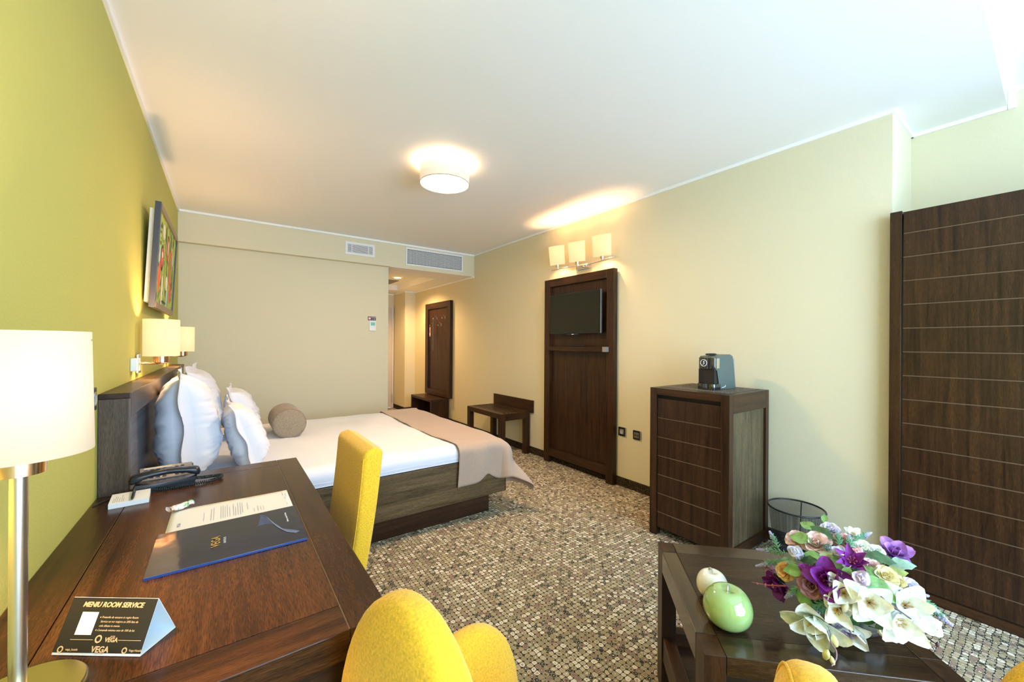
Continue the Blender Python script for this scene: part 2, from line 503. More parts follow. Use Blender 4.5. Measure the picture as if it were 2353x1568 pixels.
# entrance door at the end of the corridor
M_DOOR = plain('pale_grey_door', (0.56, 0.52, 0.47), 0.45)
d = struct('door_1', MB().box(2.01, 2.82, 8.20, 8.245, 0.012, 2.09, 0.002), M_DOOR)
ORI[d.name] = Matrix.Identity(4)
mb = MB(); mb.box(2.82, 2.858, 8.185, 8.26, 0, 2.125, 0.002); mb.box(1.97, 2.01, 8.185, 8.26, 0, 2.125, 0.002); mb.box(2.01, 2.82, 8.185, 8.26, 2.09, 2.125, 0.002)
mb.build('door_frame', plain('door_frame_grey', (0.62, 0.59, 0.54), 0.4), d)
for z in (1.86, 0.12):
    MB().lathe([(0.009, 0), (0.009, 0.17)], (2.826, 8.182, z), 12).build('hinge', M_STEEL, d, smooth='auto')

# ================================================================ soffit grilles
def grille(name, label, x0, x1, z0, z1, kind):
    y = YS
    g = thing(name, label, 'vent', ((x0+x1)/2, y, z0))
    bw = 0.028 if kind == 'slot' else 0.022
    mb = MB()
    mb.box(x0, x1, y-0.010, y-0.001, z1-bw, z1, 0.002); mb.box(x0, x1, y-0.010, y-0.001, z0, z0+bw, 0.002)
    mb.box(x0, x0+bw, y-0.010, y-0.001, z0+bw, z1-bw, 0.002); mb.box(x1-bw, x1, y-0.010, y-0.001, z0+bw, z1-bw, 0.002)
    mb.build('grille_frame', M_METALW, g)
    B('grille_backing', plain('vent_dark', (0.05, 0.055, 0.055), 0.7), g, x0+bw, x1-bw, y-0.003, y-0.001, z0+bw, z1-bw, 0)
    mb = MB()
    if kind == 'slot':
        n = 8
        for i in range(n):
            z = z0+bw + (z1-z0-2*bw)*(i+0.5)/n
            mb.box(x0+bw, x1-bw, y-0.008, y-0.004, z-0.0035, z+0.0035)
        for fx in (0.165, 0.83):
            x = x0+bw+(x1-x0-2*bw)*fx; mb.box(x-0.004, x+0.004, y-0.009, y-0.003, z0+bw, z1-bw)
    else:
        for i in range(1, 11):
            z = z0+bw + (z1-z0-2*bw)*i/11; mb.box(x0+bw, x1-bw, y-0.006, y-0.003, z-0.003, z+0.003)
        for i in range(1, 39):
            x = x0+bw + (x1-x0-2*bw)*i/39; mb.box(x-0.0028, x+0.0028, y-0.009, y-0.005, z0+bw, z1-bw)
    mb.build('grille_slats', M_METALW, g)
grille('vent_grille', 'small white vent grille with horizontal slots, left one in the soffit', 1.215, 1.58, 2.465, 2.625, 'slot')
grille('vent_grille', 'large white air vent grille with a square mesh, beside the right end of the soffit', 1.998, 2.88, 2.42, 2.662, 'mesh')

# thermostat and notice
t = thing('thermostat', 'white wall thermostat with a green display below the small notice', 'thermostat', (1.572, YB, 1.509))
B('thermostat_body', M_WHITE, t, 1.535, 1.622, YB-0.022, YB-0.001, 1.509, 1.645, 0.004)
B('display', plain('green_display', (0.17, 0.50, 0.42), 0.3), t, 1.552, 1.608, YB-0.0235, YB-0.0215, 1.578, 1.622, 0)
B('flap_line', plain('grey_line', (0.55, 0.55, 0.55), 0.5), t, 1.545, 1.612, YB-0.0228, YB-0.0218, 1.562, 1.5635, 0)
s = thing('notice_sign', 'small dark red and black notice stuck on the wall above the thermostat', 'sign', (1.572, YB, 1.648))
B('notice_plate', plain('notice_dark', (0.045, 0.02, 0.025), 0.4), s, 1.520, 1.624, YB-0.004, YB-0.001, 1.648, 1.698, 0)
B('notice_panel', plain('notice_red', (0.16, 0.02, 0.035), 0.4), s, 1.5205, 1.561, YB-0.0048, YB-0.004, 1.6485, 1.6975, 0)
MB().lathe([(0.0, -0.0055), (0.016, -0.0055), (0.016, -0.0048)], (1.542, YB, 1.673), 24, 'y').build('notice_disc', plain('pink_disc', (0.80, 0.55, 0.58), 0.5), s)
NX = Vector((1, 0, 0)); NZ = Vector((0, 0, 1))
text('MINORI', 0.0155, frame((1.592, YB-0.005, 1.686), NX, NZ), M_WHITE, s, 'CENTER')
text('< 18', 0.022, frame((1.592, YB-0.005, 1.664), NX, NZ), M_WHITE, s, 'CENTER')

# downlight in the corridor tray
t = thing('downlight', 'round lit downlight in the recessed corridor ceiling', 'light', (2.40, 6.70, rz))
MB().lathe([(0.060, rz-0.006), (0.085, rz-0.008), (0.088, rz-0.001)], (2.40, 6.70, 0), 40, cap=False).build('trim_ring', M_WHITE, t, smooth='auto')
MB().lathe([(0.0, rz-0.005), (0.062, rz-0.005)], (2.40, 6.70, 0), 40, cap=False).build('lamp_disc', plain('downlight_glow', (1, .8, .5), emit=(1.0, 0.70, 0.36), es=9.0), t)
l = bpy.data.lights.new('downlight_bulb', 'SPOT'); l.energy = 105; l.color = (1, 0.62, 0.28); l.spot_size = radians(150); l.spot_blend = 0.6; l.shadow_soft_size = 0.05
lo = bpy.data.objects.new('downlight_bulb', l); COL.objects.link(lo); lo.location = (2.40, 6.70, rz-0.02)

# ================================================================ ceiling drum lamp
CX, CY = 1.33, 2.72
t = thing('ceiling_lamp', 'round cream fabric drum lamp fixed under the ceiling', 'lamp', (CX, CY, ZC))
M_DRUM = shade_mat('drum_shade_cloth', (1.0, 0.80, 0.58), 0.36, (0.5, 0.45, 0.38))
MB().lathe([(0.181, 2.545), (0.181, 2.672)], (CX, CY, 0), 64, cap=False).build('lamp_shade', M_DRUM, t, smooth=True, thick=0.002)
MB().lathe([(0.0, 2.549), (0.176, 2.549)], (CX, CY, 0), 64, cap=False).build('diffuser', plain('drum_diffuser', (0.9, 0.85, 0.75), 0.6, emit=(1.0, 0.655, 0.36), es=82.0), t, smooth=True)
MB().lathe([(0.1825, 2.542), (0.1825, 2.547), (0.178, 2.547), (0.178, 2.542), (0.1825, 2.542)], (CX, CY, 0), 64, cap=False).build('bottom_rim', plain('rim_brown', (0.35, 0.22, 0.14), 0.5), t, smooth='auto')
MB().lathe([(0.0, 2.66), (0.07, 2.66), (0.07, ZC-0.001)], (CX, CY, 0), 40, cap=False).build('ceiling_mount', M_WHITE, t, smooth='auto')
point_light('ceiling_bulb', (CX, CY, 2.615), 9, (1.0, 0.62, 0.30), 0.04)

# ================================================================ cabinetry: TV wall panel
def framed_panel(t, X, y0, y1, z0, z1, st=0.09, rail=0.07, depth=0.045, panel_depth=0.02, bottom=0.0):
    """vertical framed wood panel on the right wall; front plane at X-depth"""
    B('stile', WZ, t, X-depth, X, y0, y0+st, z0, z1, 0.003)
    B('stile', WZ, t, X-depth, X, y1-st, y1, z0, z1, 0.003)
    B('top_rail', WY, t, X-depth, X, y0+st, y1-st, z1-rail, z1, 0.003)
    B('bottom_rail', WY, t, X-depth, X, y0+st, y1-st, z0+bottom, z0+bottom+rail, 0.003)
    B('back_panel', WZF, t, X-panel_depth, X-0.001, y0+st, y1-st, z0+bottom+rail, z1-rail, 0)
t = thing('tv_wall_panel', 'tall dark wood framed panel against the right wall behind the television', 'wall panel', (XR-0.02, 3.03, 0))
framed_panel(t, XR-0.012, 2.52, 3.535, 0.0, 2.085, 0.088, 0.085, 0.055, 0.018, 0.075)
t2 = thing('wall_shelf', 'narrow dark wood ledge across the panel under the television', 'shelf', (XR-0.09, 3.0, 1.28))
B('shelf_board', WY, t2, 2.965, XR-0.069, 2.615, 3.455, 1.278, 1.325, 0.002)
B('end_cap', plain('grey_end', (0.25, 0.23, 0.21), 0.4), t2, 2.963, XR-0.069, 2.575, 2.615, 1.277, 1.326, 0.001)
tv = thing('television', 'black flat screen television mounted on the dark wood panel', 'television', (2.97, 3.01, 1.46))
B('tv_housing', M_BLACK, tv, 2.962, 2.992, 2.638, 3.384, 1.462, 1.893, 0.004)
B('screen', plain('tv_screen', (0.016, 0.016, 0.010), 0.22, spec=0.3), tv, 2.9600, 2.963, 2.648, 3.374, 1.474, 1.884, 0)
B('side_trim', plain('bright_bezel', (0.55, 0.62, 0.66), 0.25, 0.9), tv, 2.960, 2.976, 2.634, 2.6385, 1.462, 1.893, 0)
B('wall_bracket', M_BLACKM, tv, 2.99, XR-0.032, 2.85, 3.15, 1.60, 1.80, 0)
MB().box(2.956, 2.968, 2.93, 3.10, 1.446, 1.463, 0.003).build('logo_bar', M_BLACK, tv)
B('logo_mark', M_METALW, tv, 2.9555, 2.9562, 2.995, 3.03, 1.452, 1.457, 0)
r = thing('remote_control', 'black remote control lying on the ledge under the television', 'remote', (2.99, 2.98, 1.326))
MB().ellipsoid((2.988, 2.98, 1.334), (0.018, 0.10, 0.008), 0.5, 0.5, thin='z').build('remote_body', M_BLACK, r, smooth=True)

# ================================================================ triple wall lamp above the panel
t = thing('wall_lamp', 'three shade chrome wall lamp above the television panel', 'wall lamp', (XR-0.02, 2.97, 2.17))
B('wall_plate', M_CHROME, t, XR-0.030, XR-0.001, 2.885, 3.065, 2.145, 2.195, 0.004)
pts = []
for i in range(41):
    k = i/40; y = 3.39 + (2.50-3.39)*k
    pts.append((XR-0.085+0.012*sin(k*2*pi), y, 2.175 + 0.012*sin(k*pi*2+0.6)))
MB().tube(pts, 0.006, 8).build('curved_bar', M_CHROME, t, smooth=True)
MB().tube([(XR-0.02, 2.975, 2.172), (XR-0.087, 2.975, 2.175)], 0.009, 10).build('bracket_arm', M_CHROME, t, smooth=True)
M_SHA = shade_mat('opal_shade', (1.0, 0.70, 0.36), 0.50, (0.55, 0.38, 0.22), 0.05)
for y in (3.29, 2.985, 2.645):
    k = (3.39-y)/0.89
    zb = 2.175 + 0.012*sin(k*pi*2+0.6)
    R = Matrix.Translation((XR-0.088, y, zb)) @ Matrix.Rotation(radians(-9), 4, 'Y') @ Matrix.Rotation(radians(4), 4, 'X')
    s = MB().lathe([(0.104, 0.045), (0.110, 0.245)], (0, 0, 0), 48, sx=0.50, M=R, cap=False).build('lamp_shade', M_SHA, t, smooth=True, thick=0.003)
    MB().lathe([(0.012, 0.0), (0.014, 0.02), (0.024, 0.022), (0.024, 0.05), (0.0, 0.052)], (0, 0, 0), 20, M=R).build('lamp_holder', M_CHROME, t, smooth='auto')
    p = R @ Vector((0, 0, 0.14))
    point_light('wall_lamp_bulb', p, 10.0, WARM, 0.03)

# ================================================================ bedside wall lamps
M_SHB = shade_mat('cream_shade', (1.0, 0.74, 0.38), 0.46, (0.55, 0.40, 0.24), 0.03)
def sconce(label, x, y):
    t = thing('wall_lamp', label, 'wall lamp', (XL, y, 1.23), group='bedside wall lamps')
    B('wall_plate', M_CHROME, t, XL+0.001, XL+0.012, y-0.045, y+0.045, 1.175, 1.28, 0.003)
    MB().tube([(XL+0.01, y, 1.228), (x, y, 1.228), (x+0.005, y, 1.232)], 0.0075, 10).build('arm', M_CHROME, t, smooth=True)
    MB().lathe([(0.02, 1.225), (0.034, 1.232), (0.036, 1.272), (0.03, 1.276), (0, 1.276)], (x, y, 0), 28).build('lamp_holder', plain('copper_holder', (0.75, 0.50, 0.33), 0.2, 1.0), t, smooth='auto')
    MB().lathe([(0.080, 1.268), (0.080, 1.475)], (x, y, 0), 48, cap=False).build('lamp_shade', M_SHB, t, smooth=True, thick=0.002)
    point_light('bedside_bulb', (x, y, 1.37), 16.0, WARM, 0.06)
    return t
sconce('cream drum wall lamp on a chrome arm, the nearer one above the headboard', -0.292, 3.0)
sconce('cream drum wall lamp further back above the headboard, near the room corner', -0.292, 4.37)
t = thing('switch_box', 'small white box on the green wall beside the nearer wall lamp', 'switch', (XL, 2.86, 1.2))
B('box_cover', M_WHITE, t, XL+0.001, XL+0.030, 2.80, 2.885, 1.195, 1.262, 0.004)
B('green_mark', plain('green_led', (0.1, 0.45, 0.1), 0.5), t, XL+0.0302, XL+0.031, 2.83, 2.85, 1.228, 1.236, 0)

# ================================================================ picture over the bed
tilt = Matrix.Rotation(radians(2.6), 4, 'Y')
t = thing('framed_picture', 'abstract floral painting in a dark frame on the green wall', 'picture', (XL+0.003, 3.60, 1.555), rot=tilt)
y0, y1, h = -0.50, 0.50, 0.62
fx0, fx1 = 0.030, 0.058
M_FRS = plain('dark_frame_paint', (0.045, 0.05, 0.065), 0.35)
M_FRT = plain('bronze_frame', (0.23, 0.15, 0.09), 0.35, 0.3)
for a_, b_ in ((y0, y0+0.03), (y1-0.03, y1)): MB().box(fx0, fx1, a_, b_, 0, h, 0.002).build('frame_side', M_FRS, t, local=True)
for a_, b_ in ((0, 0.035), (h-0.035, h)): MB().box(fx0, fx1+0.001, y0+0.03, y1-0.03, a_, b_, 0.002).build('frame_rail', M_FRT, t, local=True)
MB().box(0.004, 0.036, y0+0.04, y1-0.03, 0.03, h-0.035, 0.003).build('canvas', plain('canvas_white', (0.80, 0.78, 0.72), 0.8), t, local=True)
m, nt, p, L = new_mat('painting')
tc = nt.nodes.new('ShaderNodeTexCoord')
nz = N(nt, 'ShaderNodeTexNoise', Scale=9.0, Detail=1.0, Distortion=1.5); L.new(tc.outputs['Object'], nz.inputs['Vector'])
rr = nt.nodes.new('ShaderNodeValToRGB'); rr.color_ramp.interpolation = 'CONSTANT'
cs = [(0.02, 0.05, 0.01), (0.30, 0.42, 0.03), (0.42, 0.50, 0.05), (0.20, 0.33, 0.03), (0.03, 0.06, 0.02)]
rr.color_ramp.elements[0].color = (*cs[0], 1); rr.color_ramp.elements[1].position = 0.36; rr.color_ramp.elements[1].color = (*cs[1], 1)
for q, cc in ((0.46, cs[2]), (0.56, cs[3]), (0.66, cs[4])):
    e = rr.color_ramp.elements.new(q); e.color = (*cc, 1)
L.new(nz.outputs['Fac'], rr.inputs['Fac']); L.new(rr.outputs['Color'], p.inputs['Base Color']); p.inputs['Roughness'].default_value = 0.45
mb = MB().box(0.036, 0.050, y0+0.03, y1-0.03, 0.035, h-0.035)
mats = [m]
for nm, col, lst in (('dark_petals', (0.07, 0.02, 0.01), [(-.24, .33, .075, .085, 0), (.02, .43, .06, .10, 0), (.02, .25, .02, .12, 0), (.30, .16, .05, .08, 0)]),
                     ('red_petals', (0.72, 0.08, 0.04), [(-.24, .33, .055, .065, 1), (.02, .43, .045, .082, 1), (.20, .33, .085, .13, 1), (-.33, .20, .05, .10, 1), (.27, .15, .06, .07, 1)]),
                     ('pale_petals', (0.85, 0.72, 0.60), [(-.24, .35, .03, .02, 2), (.02, .44, .022, .05, 2), (-.22, .50, .05, .05, 1), (-.17, .13, .035, .10, 1), (.05, .20, .06, .05, 1)]),
                     ('olive_petals', (0.25, 0.28, 0.05), [(.20, .33, .055, .09, 2), (-.10, .30, .016, .14, 1), (.12, .12, .03, .09, 1)]),
                     ('blue_petals', (0.40, 0.60, 0.65), [(-.36, .33, .03, .06, 1), (.10, .10, .04, .07, 2), (.34, .40, .03, .05, 1)]),
                     ('black_marks', (0.01, 0.02, 0.01), [(-.10, .50, .022, .07, 1), (.16, .50, .018, .06, 1), (-.24, .27, .012, .02, 3), (.36, .28, .02, .10, 1), (-.05, .06, .12, .010, 1), (.30, .52, .03, .03, 1)])):
    mats.append(plain(nm, col, 0.5))
    for yc, zc, ry, rz_, k in lst:
        x = 0.0502+0.0004*k
        f_ = mb.bm.faces.new([mb.bm.verts.new((x, yc+ry*cos(2*pi*i/24), zc+rz_*sin(2*pi*i/24))) for i in range(24)])
        f_.material_index = len(mats)-1
mb.build('painted_face', mats, t, local=True)

# ================================================================ sockets
def socket(name, label, cat, X, y, z, sgn, face='round', w=0.083):
    t = thing(name, label, cat, (X, y, z))
    def bx(nm, m, d0, d1, ya, yb, za, zb, b=0.002):
        a, c_ = X+sgn*d0, X+sgn*d1
        return B(nm, m, t, min(a, c_), max(a, c_), y+ya, y+yb, z+za, z+zb, b)
    h = w/2
    bx('cover_frame', M_BLACK, 0.001, 0.010, -h, h, -h, h, 0.003)
    bx('side_trim', M_STEEL, 0.001, 0.0115, -h-0.004, -h+0.006, -h, h, 0.002)
    bx('cover_plate', M_STEEL, 0.010, 0.0118, -h*0.62, h*0.68, -h*0.62, h*0.62, 0.001)
    if face == 'round':
        MB().lathe([(0.0, 0.0121), (0.019, 0.0121), (0.021, 0.0135), (0.023, 0.0119)], (0, 0, 0), 28, 'x', M=Matrix.Translation((X, y+0.002, z)) @ Matrix.Scale(sgn, 4, (1, 0, 0)), cap=False).build('socket_well', plain('socket_grey', (0.35, 0.38, 0.42), 0.4), t, smooth='auto')
    else:
        bx('jack_port', M_BLACK, 0.0116, 0.0125, -0.019, -0.004, -0.006, 0.004, 0)
        bx('jack_port', M_BLACK, 0.0116, 0.0125, 0.006, 0.021, -0.006, 0.004, 0)
    return t
socket('wall_socket', 'black framed power socket on the right wall touching the television panel', 'socket', XR, 2.46, 0.520, -1)
socket('wall_socket', 'black framed double jack outlet between the socket and the cabinet', 'socket', XR, 2.292, 0.517, -1, 'jack')
socket('wall_socket', 'black framed socket on the green wall behind the desk lamp shade', 'socket', XL, 2.062, 1.137, 1)

# ================================================================ wardrobe
def planks(mb, mbg, x0, x1, y0, y1, edges, gap=0.0045):
    """edges: z list from top to bottom; planks with thin tan strips between, groove reflections painted as colour"""
    for a, b in zip(edges, edges[1:]):
        mb.box(x0, x1, y0, y1, b+gap/2, a-gap/2, 0.0012, seg=1)
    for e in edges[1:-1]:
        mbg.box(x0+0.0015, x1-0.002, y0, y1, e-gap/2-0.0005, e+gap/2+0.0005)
WXF = 3.01
t = thing('wardrobe', 'tall dark wood wardrobe with horizontal grooved door at the right edge', 'wardrobe', (3.3, 0.0, 0))
B('side_panel', WZ, t, WXF, 3.08, 0.522, 0.571, 0.0, 2.095, 0.003)
B('side_panel', WZ, t, 3.082, XN-0.02, 0.522, 0.55, 0.0, 2.09, 0.002)
B('carcass_top', WY, t, 3.05, XN-0.02, -0.9, 0.522, 2.05, 2.085, 0.002)
B('plinth', WY, t, WXF-0.004, WXF+0.05, -0.9, 0.522, 0.0, 0.045, 0.002)
dr = [2.085, 1.968, 1.894, 1.751, 1.603, 1.467, 1.322, 1.187, 1.065, 0.937, 0.802, 0.676, 0.547, 0.419, 0.289, 0.154, 0.05]
dr = [2.088] + [1.968 - i*(1.968-0.154)/14 for i in range(15)] + [0.052]
m1, m2 = MB(), MB()
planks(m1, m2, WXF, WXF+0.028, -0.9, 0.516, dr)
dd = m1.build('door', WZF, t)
m2.build('door_groove_glint', M_GROOVE_GLINT, dd)

# ================================================================ minibar cabinet
x0, x1, y0, y1, zt = 2.49, 3.045, 1.188, 1.744, 1.044
t = thing('minibar_cabinet', 'dark wood minibar cabinet with grooved door under the coffee machine', 'cabinet', ((x0+x1)/2, (y0+y1)/2, 0))
for (a, b_) in ((x0, x0+0.053), (x1-0.045, x1)):
    for (c_, d_) in ((y0, y0+0.052), (y1-0.052, y1)):
        B('corner_post', WZ, t, a, b_, c_, d_, 0, zt, 0.0025)
B('front_rail', WY, t, x0, x0+0.05, y0+0.052, y1-0.052, 0.996, zt, 0.002)
B('back_rail', WY, t, x1-0.045, x1, y0+0.052, y1-0.052, 0.96, zt, 0.002)
for (c_, d_) in ((y0, y0+0.04), (y1-0.04, y1)):
    B('side_rail', WX, t, x0+0.053, x1-0.045, c_, d_, 0.925, zt, 0.002)
    B('side_rail', WX, t, x0+0.053, x1-0.045, c_, d_, 0.02, 0.085, 0.002)
    B('side_panel', wood('side_panel_wood', 'z', (0.045, 0.032, 0.016), (0.13, 0.095, 0.05), pores=0.55) if c_ == y0 else WZF, t, x0+0.053, x1-0.045, c_+0.016, d_-0.01, 0.085, 0.925, 0)
B('cabinet_top', WX, t, x0+0.05, x1-0.045, y0+0.04, y1-0.04, 1.020, 1.034, 0)
B('finger_recess', plain('recess_dark', (0.01, 0.006, 0.004), 0.6), t, x0+0.035, x0+0.05, y0+0.052, y1-0.052, 0.965, 0.996, 0)
m1, m2 = MB(), MB()
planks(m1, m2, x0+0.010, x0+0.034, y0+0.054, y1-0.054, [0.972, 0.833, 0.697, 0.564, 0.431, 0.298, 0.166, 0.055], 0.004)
dd = m1.build('door', WZF, t); m2.build('door_groove_glint', M_GROOVE_GLINT, dd)

tr = thing('tray', 'dark studded tray mat on top of the minibar cabinet', 'tray', (2.78, 1.46, 1.034))
mb = MB(); mb.box(x0+0.056, x1-0.05, y0+0.045, y1-0.045, 1.0345, 1.0465, 0.003)
mb.build('tray_mat', plain('tray_brown', (0.05, 0.042, 0.034), 0.35), tr)
mb = MB()
for i in range(20):
    for j in range(19):
        cx_, cy_ = x0+0.075+i*0.0222, y0+0.062+j*0.0235
        mb.box(cx_-0.006, cx_+0.006, cy_-0.006, cy_+0.006, 1.0465, 1.049)
mb.build('tray_studs', plain('tray_studs_brown', (0.16, 0.13, 0.10), 0.3), tr)

# coffee machine
cm = thing('coffee_machine', 'grey and black capsule coffee machine standing on the minibar cabinet', 'coffee machine', (2.655, 1.42, 1.0492), radians(-5))
G = plain('grey_green_plastic', (0.085, 0.115, 0.105), 0.42)
prof = [(0.03, 0.0), (0.245, 0.0), (0.215, 0.20), (0.205, 0.225), (0.18, 0.237), (0.02, 0.225), (0.012, 0.215), (0.012, 0.13), (0.028, 0.128), (0.05, 0.04), (0.03, 0.04)]
MB().prism(prof, lambda u, v, s_: (u, -0.062 + 0.124*s_, v), 0.006).build('machine_body', G, cm, local=True, smooth='auto')
def capsule_prism(mb, xf, xb, hw, z0, z1):
    pts = [(xb, -hw)] + [(xf+0.02-0.02*cos(a)*1.0, -hw+0.0) for a in ()] 
    n = 14; out = [(xb, -hw)]
    for i in range(n+1):
        a = -pi/2 + pi*i/n
        out.append((xf + 0.022 - 0.022*cos(a), hw*sin(a)*1.0))
    out.append((xb, hw))
    return mb.prism(out, lambda u, v, s_: (u, v, z0 + (z1-z0)*s_), 0.003)
capsule_prism(MB(), -0.012, 0.05, 0.061, 0.140, 0.216).build('brew_head', plain('piano_black', (0.02, 0.02, 0.022), 0.08, coat=1.0), cm, local=True, smooth='auto')
capsule_prism(MB(), -0.022, 0.06, 0.063, 0.0, 0.040).build('drip_tray', plain('chrome_black', (0.12, 0.13, 0.14), 0.08, 0.9), cm, local=True, smooth='auto')
MB().box(-0.002, 0.05, -0.058, 0.058, 0.040, 0.14, 0.004).build('cup_recess', plain('recess_black', (0.01, 0.01, 0.011), 0.3), cm, local=True)
mb = MB()
for i in range(9): mb.box(-0.0035, 0.0, -0.05, 0.02, 0.045+i*0.0095, 0.047+i*0.0095)
mb.build('recess_ribs', plain('rib_brown', (0.05, 0.03, 0.025), 0.3), cm, local=True)
MB().prism([(0.205, 0.215), (0.248, 0.205), (0.262, 0.0), (0.235, 0.0)], lambda u, v, s_: (u, -0.05+0.10*s_, v), 0.004).build('water_tank', plain('tank_clear', (0.75, 0.82, 0.80), 0.08, trans=0.6), cm, local=True)
MB().ellipsoid((0.05, 0, 0.238), (0.055, 0.018, 0.008), 0.8, 0.8, thin='z').build('lever', M_BLACK, cm, local=True, smooth=True)
MB().lathe([(0.0245, 0), (0.0245, 0.0016), (0.0205, 0.0016), (0.0205, 0)], (0, 0, 0), 30, 'x', M=Matrix.Translation((-0.0145, 0.012, 0.180)), cap=False).build('logo_ring', M_METALW, cm, local=True)
MB().tube([(-0.0140, 0.020, 0.168), (-0.0145, 0.012, 0.172), (-0.0145, 0.008, 0.180), (-0.0145, 0.015, 0.187), (-0.0140, 0.006, 0.194)], 0.0024, 6).build('logo_mark', M_METALW, cm, local=True, smooth=True)
MB().box(0.012, 0.046, -0.0645, -0.0615, 0.145, 0.212, 0.001).build('chrome_band', M_CHROME, cm, local=True)
MB().tube([(0.075, -0.0628, 0.014), (0.10, -0.0628, 0.016), (0.112, -0.0628, 0.017), (0.118, -0.0628, 0.028)], 0.0022, 6).build('side_logo', M_METALW, cm, local=True, smooth=True)

# ================================================================ waste bin
bx, by = 2.872, 0.965
t = thing('waste_bin', 'black wire mesh waste bin on the carpet beside the minibar cabinet', 'bin', (bx, by, 0))
m, nt, p, L = new_mat('wire_mesh')
tc = nt.nodes.new('ShaderNodeTexCoord')
sx_ = nt.nodes.new('ShaderNodeSeparateXYZ'); L.new(tc.outputs['Object'], sx_.inputs[0])
at = nt.nodes.new('ShaderNodeMath'); at.operation = 'ARCTAN2'; L.new(sx_.outputs[0], at.inputs[0]); L.new(sx_.outputs[1], at.inputs[1])
def mm(op, a, b=None):
    n = nt.nodes.new('ShaderNodeMath'); n.operation = op
    for i, v in enumerate((a, b)):
        if v is None: continue
        if isinstance(v, (int, float)): n.inputs[i].default_value = v
        else: L.new(v, n.inputs[i])
    return n.outputs[0]
a1 = mm('MULTIPLY', at.outputs[0], 60.0); z1_ = mm('MULTIPLY', sx_.outputs[2], 420.0)
w1 = mm('ABSOLUTE', mm('SINE', mm('ADD', a1, z1_))); w2 = mm('ABSOLUTE', mm('SINE', mm('SUBTRACT', a1, z1_)))
al = mm('LESS_THAN', mm('MINIMUM', w1, w2), 0.42)
L.new(al, p.inputs['Alpha']); p.inputs['Base Color'].default_value = (0.02, 0.022, 0.025, 1); p.inputs['Metallic'].default_value = 0.3; p.inputs['Roughness'].default_value = 0.4
MB().lathe([(0.113, 0.05), (0.146, 0.345)], (bx, by, 0), 64, cap=False).build('mesh_wall', m, t, smooth=True)
MB().lathe([(0.0, 0.004), (0.11, 0.004), (0.1135, 0.05), (0.1125, 0.05), (0.108, 0.008), (0, 0.008)], (bx, by, 0), 64, cap=False).build('solid_base', M_BLACKM, t, smooth='auto')
MB().tube([(bx+0.147*cos(2*pi*i/64), by+0.147*sin(2*pi*i/64), 0.347) for i in range(65)], 0.0055, 8, cap=False).build('rim', M_BLACK, t, smooth=True)
MB().tube([(bx+0.107*1.06, by+0.02, 0.05), (bx+0.146, by+0.02, 0.345)], 0.003, 6).build('seam_wire', M_BLACK, t)

# ================================================================ headboard
t = thing('headboard', 'dark wood headboard along the green wall behind the pillows', 'headboard', (-0.35, 3.43, 0))
hx0, hx1, hy0, hy1, hz = XL+0.002, -0.306, 2.162, 4.712, 1.146
M_HBS = wood('headboard_side_wood', 'z', (0.035, 0.022, 0.015), (0.11, 0.075, 0.052), pores=0.4)
B('side_board', M_HBS, t, hx0, hx1, hy0, hy0+0.035, 0, hz-0.022, 0.002)
B('side_board', M_HBS, t, hx0, hx1, hy1-0.035, hy1, 0, hz-0.022, 0.002)
B('top_board', WY, t, hx0, hx1+0.004, hy0, hy1, hz-0.022, hz, 0.003)
B('front_rail', WY, t, hx1-0.024, hx1+0.001, hy0+0.035, hy1-0.035, hz-0.100, hz-0.022, 0.002)
B('back_panel', wood('grey_stained_panel', 'y', (0.10, 0.105, 0.12), (0.20, 0.21, 0.235), pores=0.3), t, hx0+0.002, hx1-0.048, hy0+0.035, hy1-0.035, 0.05, hz-0.022, 0)

# ================================================================ bed
by0, by1, bxe = 2.66, 4.50, 1.857
t = thing('bed', 'wide bed with dark oak rails on a recessed plinth', 'bed', (0.8, 3.58, 0))
B('side_rail', M_BEDW, t, -0.30, bxe, by0, by0+0.03, 0.152, 0.452, 0.003)
B('side_rail', M_BEDW, t, -0.30, bxe, by1-0.03, by1, 0.152, 0.452, 0.003)
B('foot_rail', WY, t, bxe-0.03, bxe+0.012, by0+0.004, by1-0.004, 0.152, 0.452, 0.003)
B('plinth', WX, t, -0.25, 1.74, 2.72, 4.44, 0.0, 0.152, 0.002)
B('mattress_edge', plain('mattress_piping', (0.45, 0.45, 0.42), 0.8), t, -0.29, bxe-0.032, by0+0.031, by1-0.031, 0.40, 0.455, 0.004)

def wob(x, y, z, s, a):
    return noise.noise(Vector((x*s, y*s, z*s)))*a

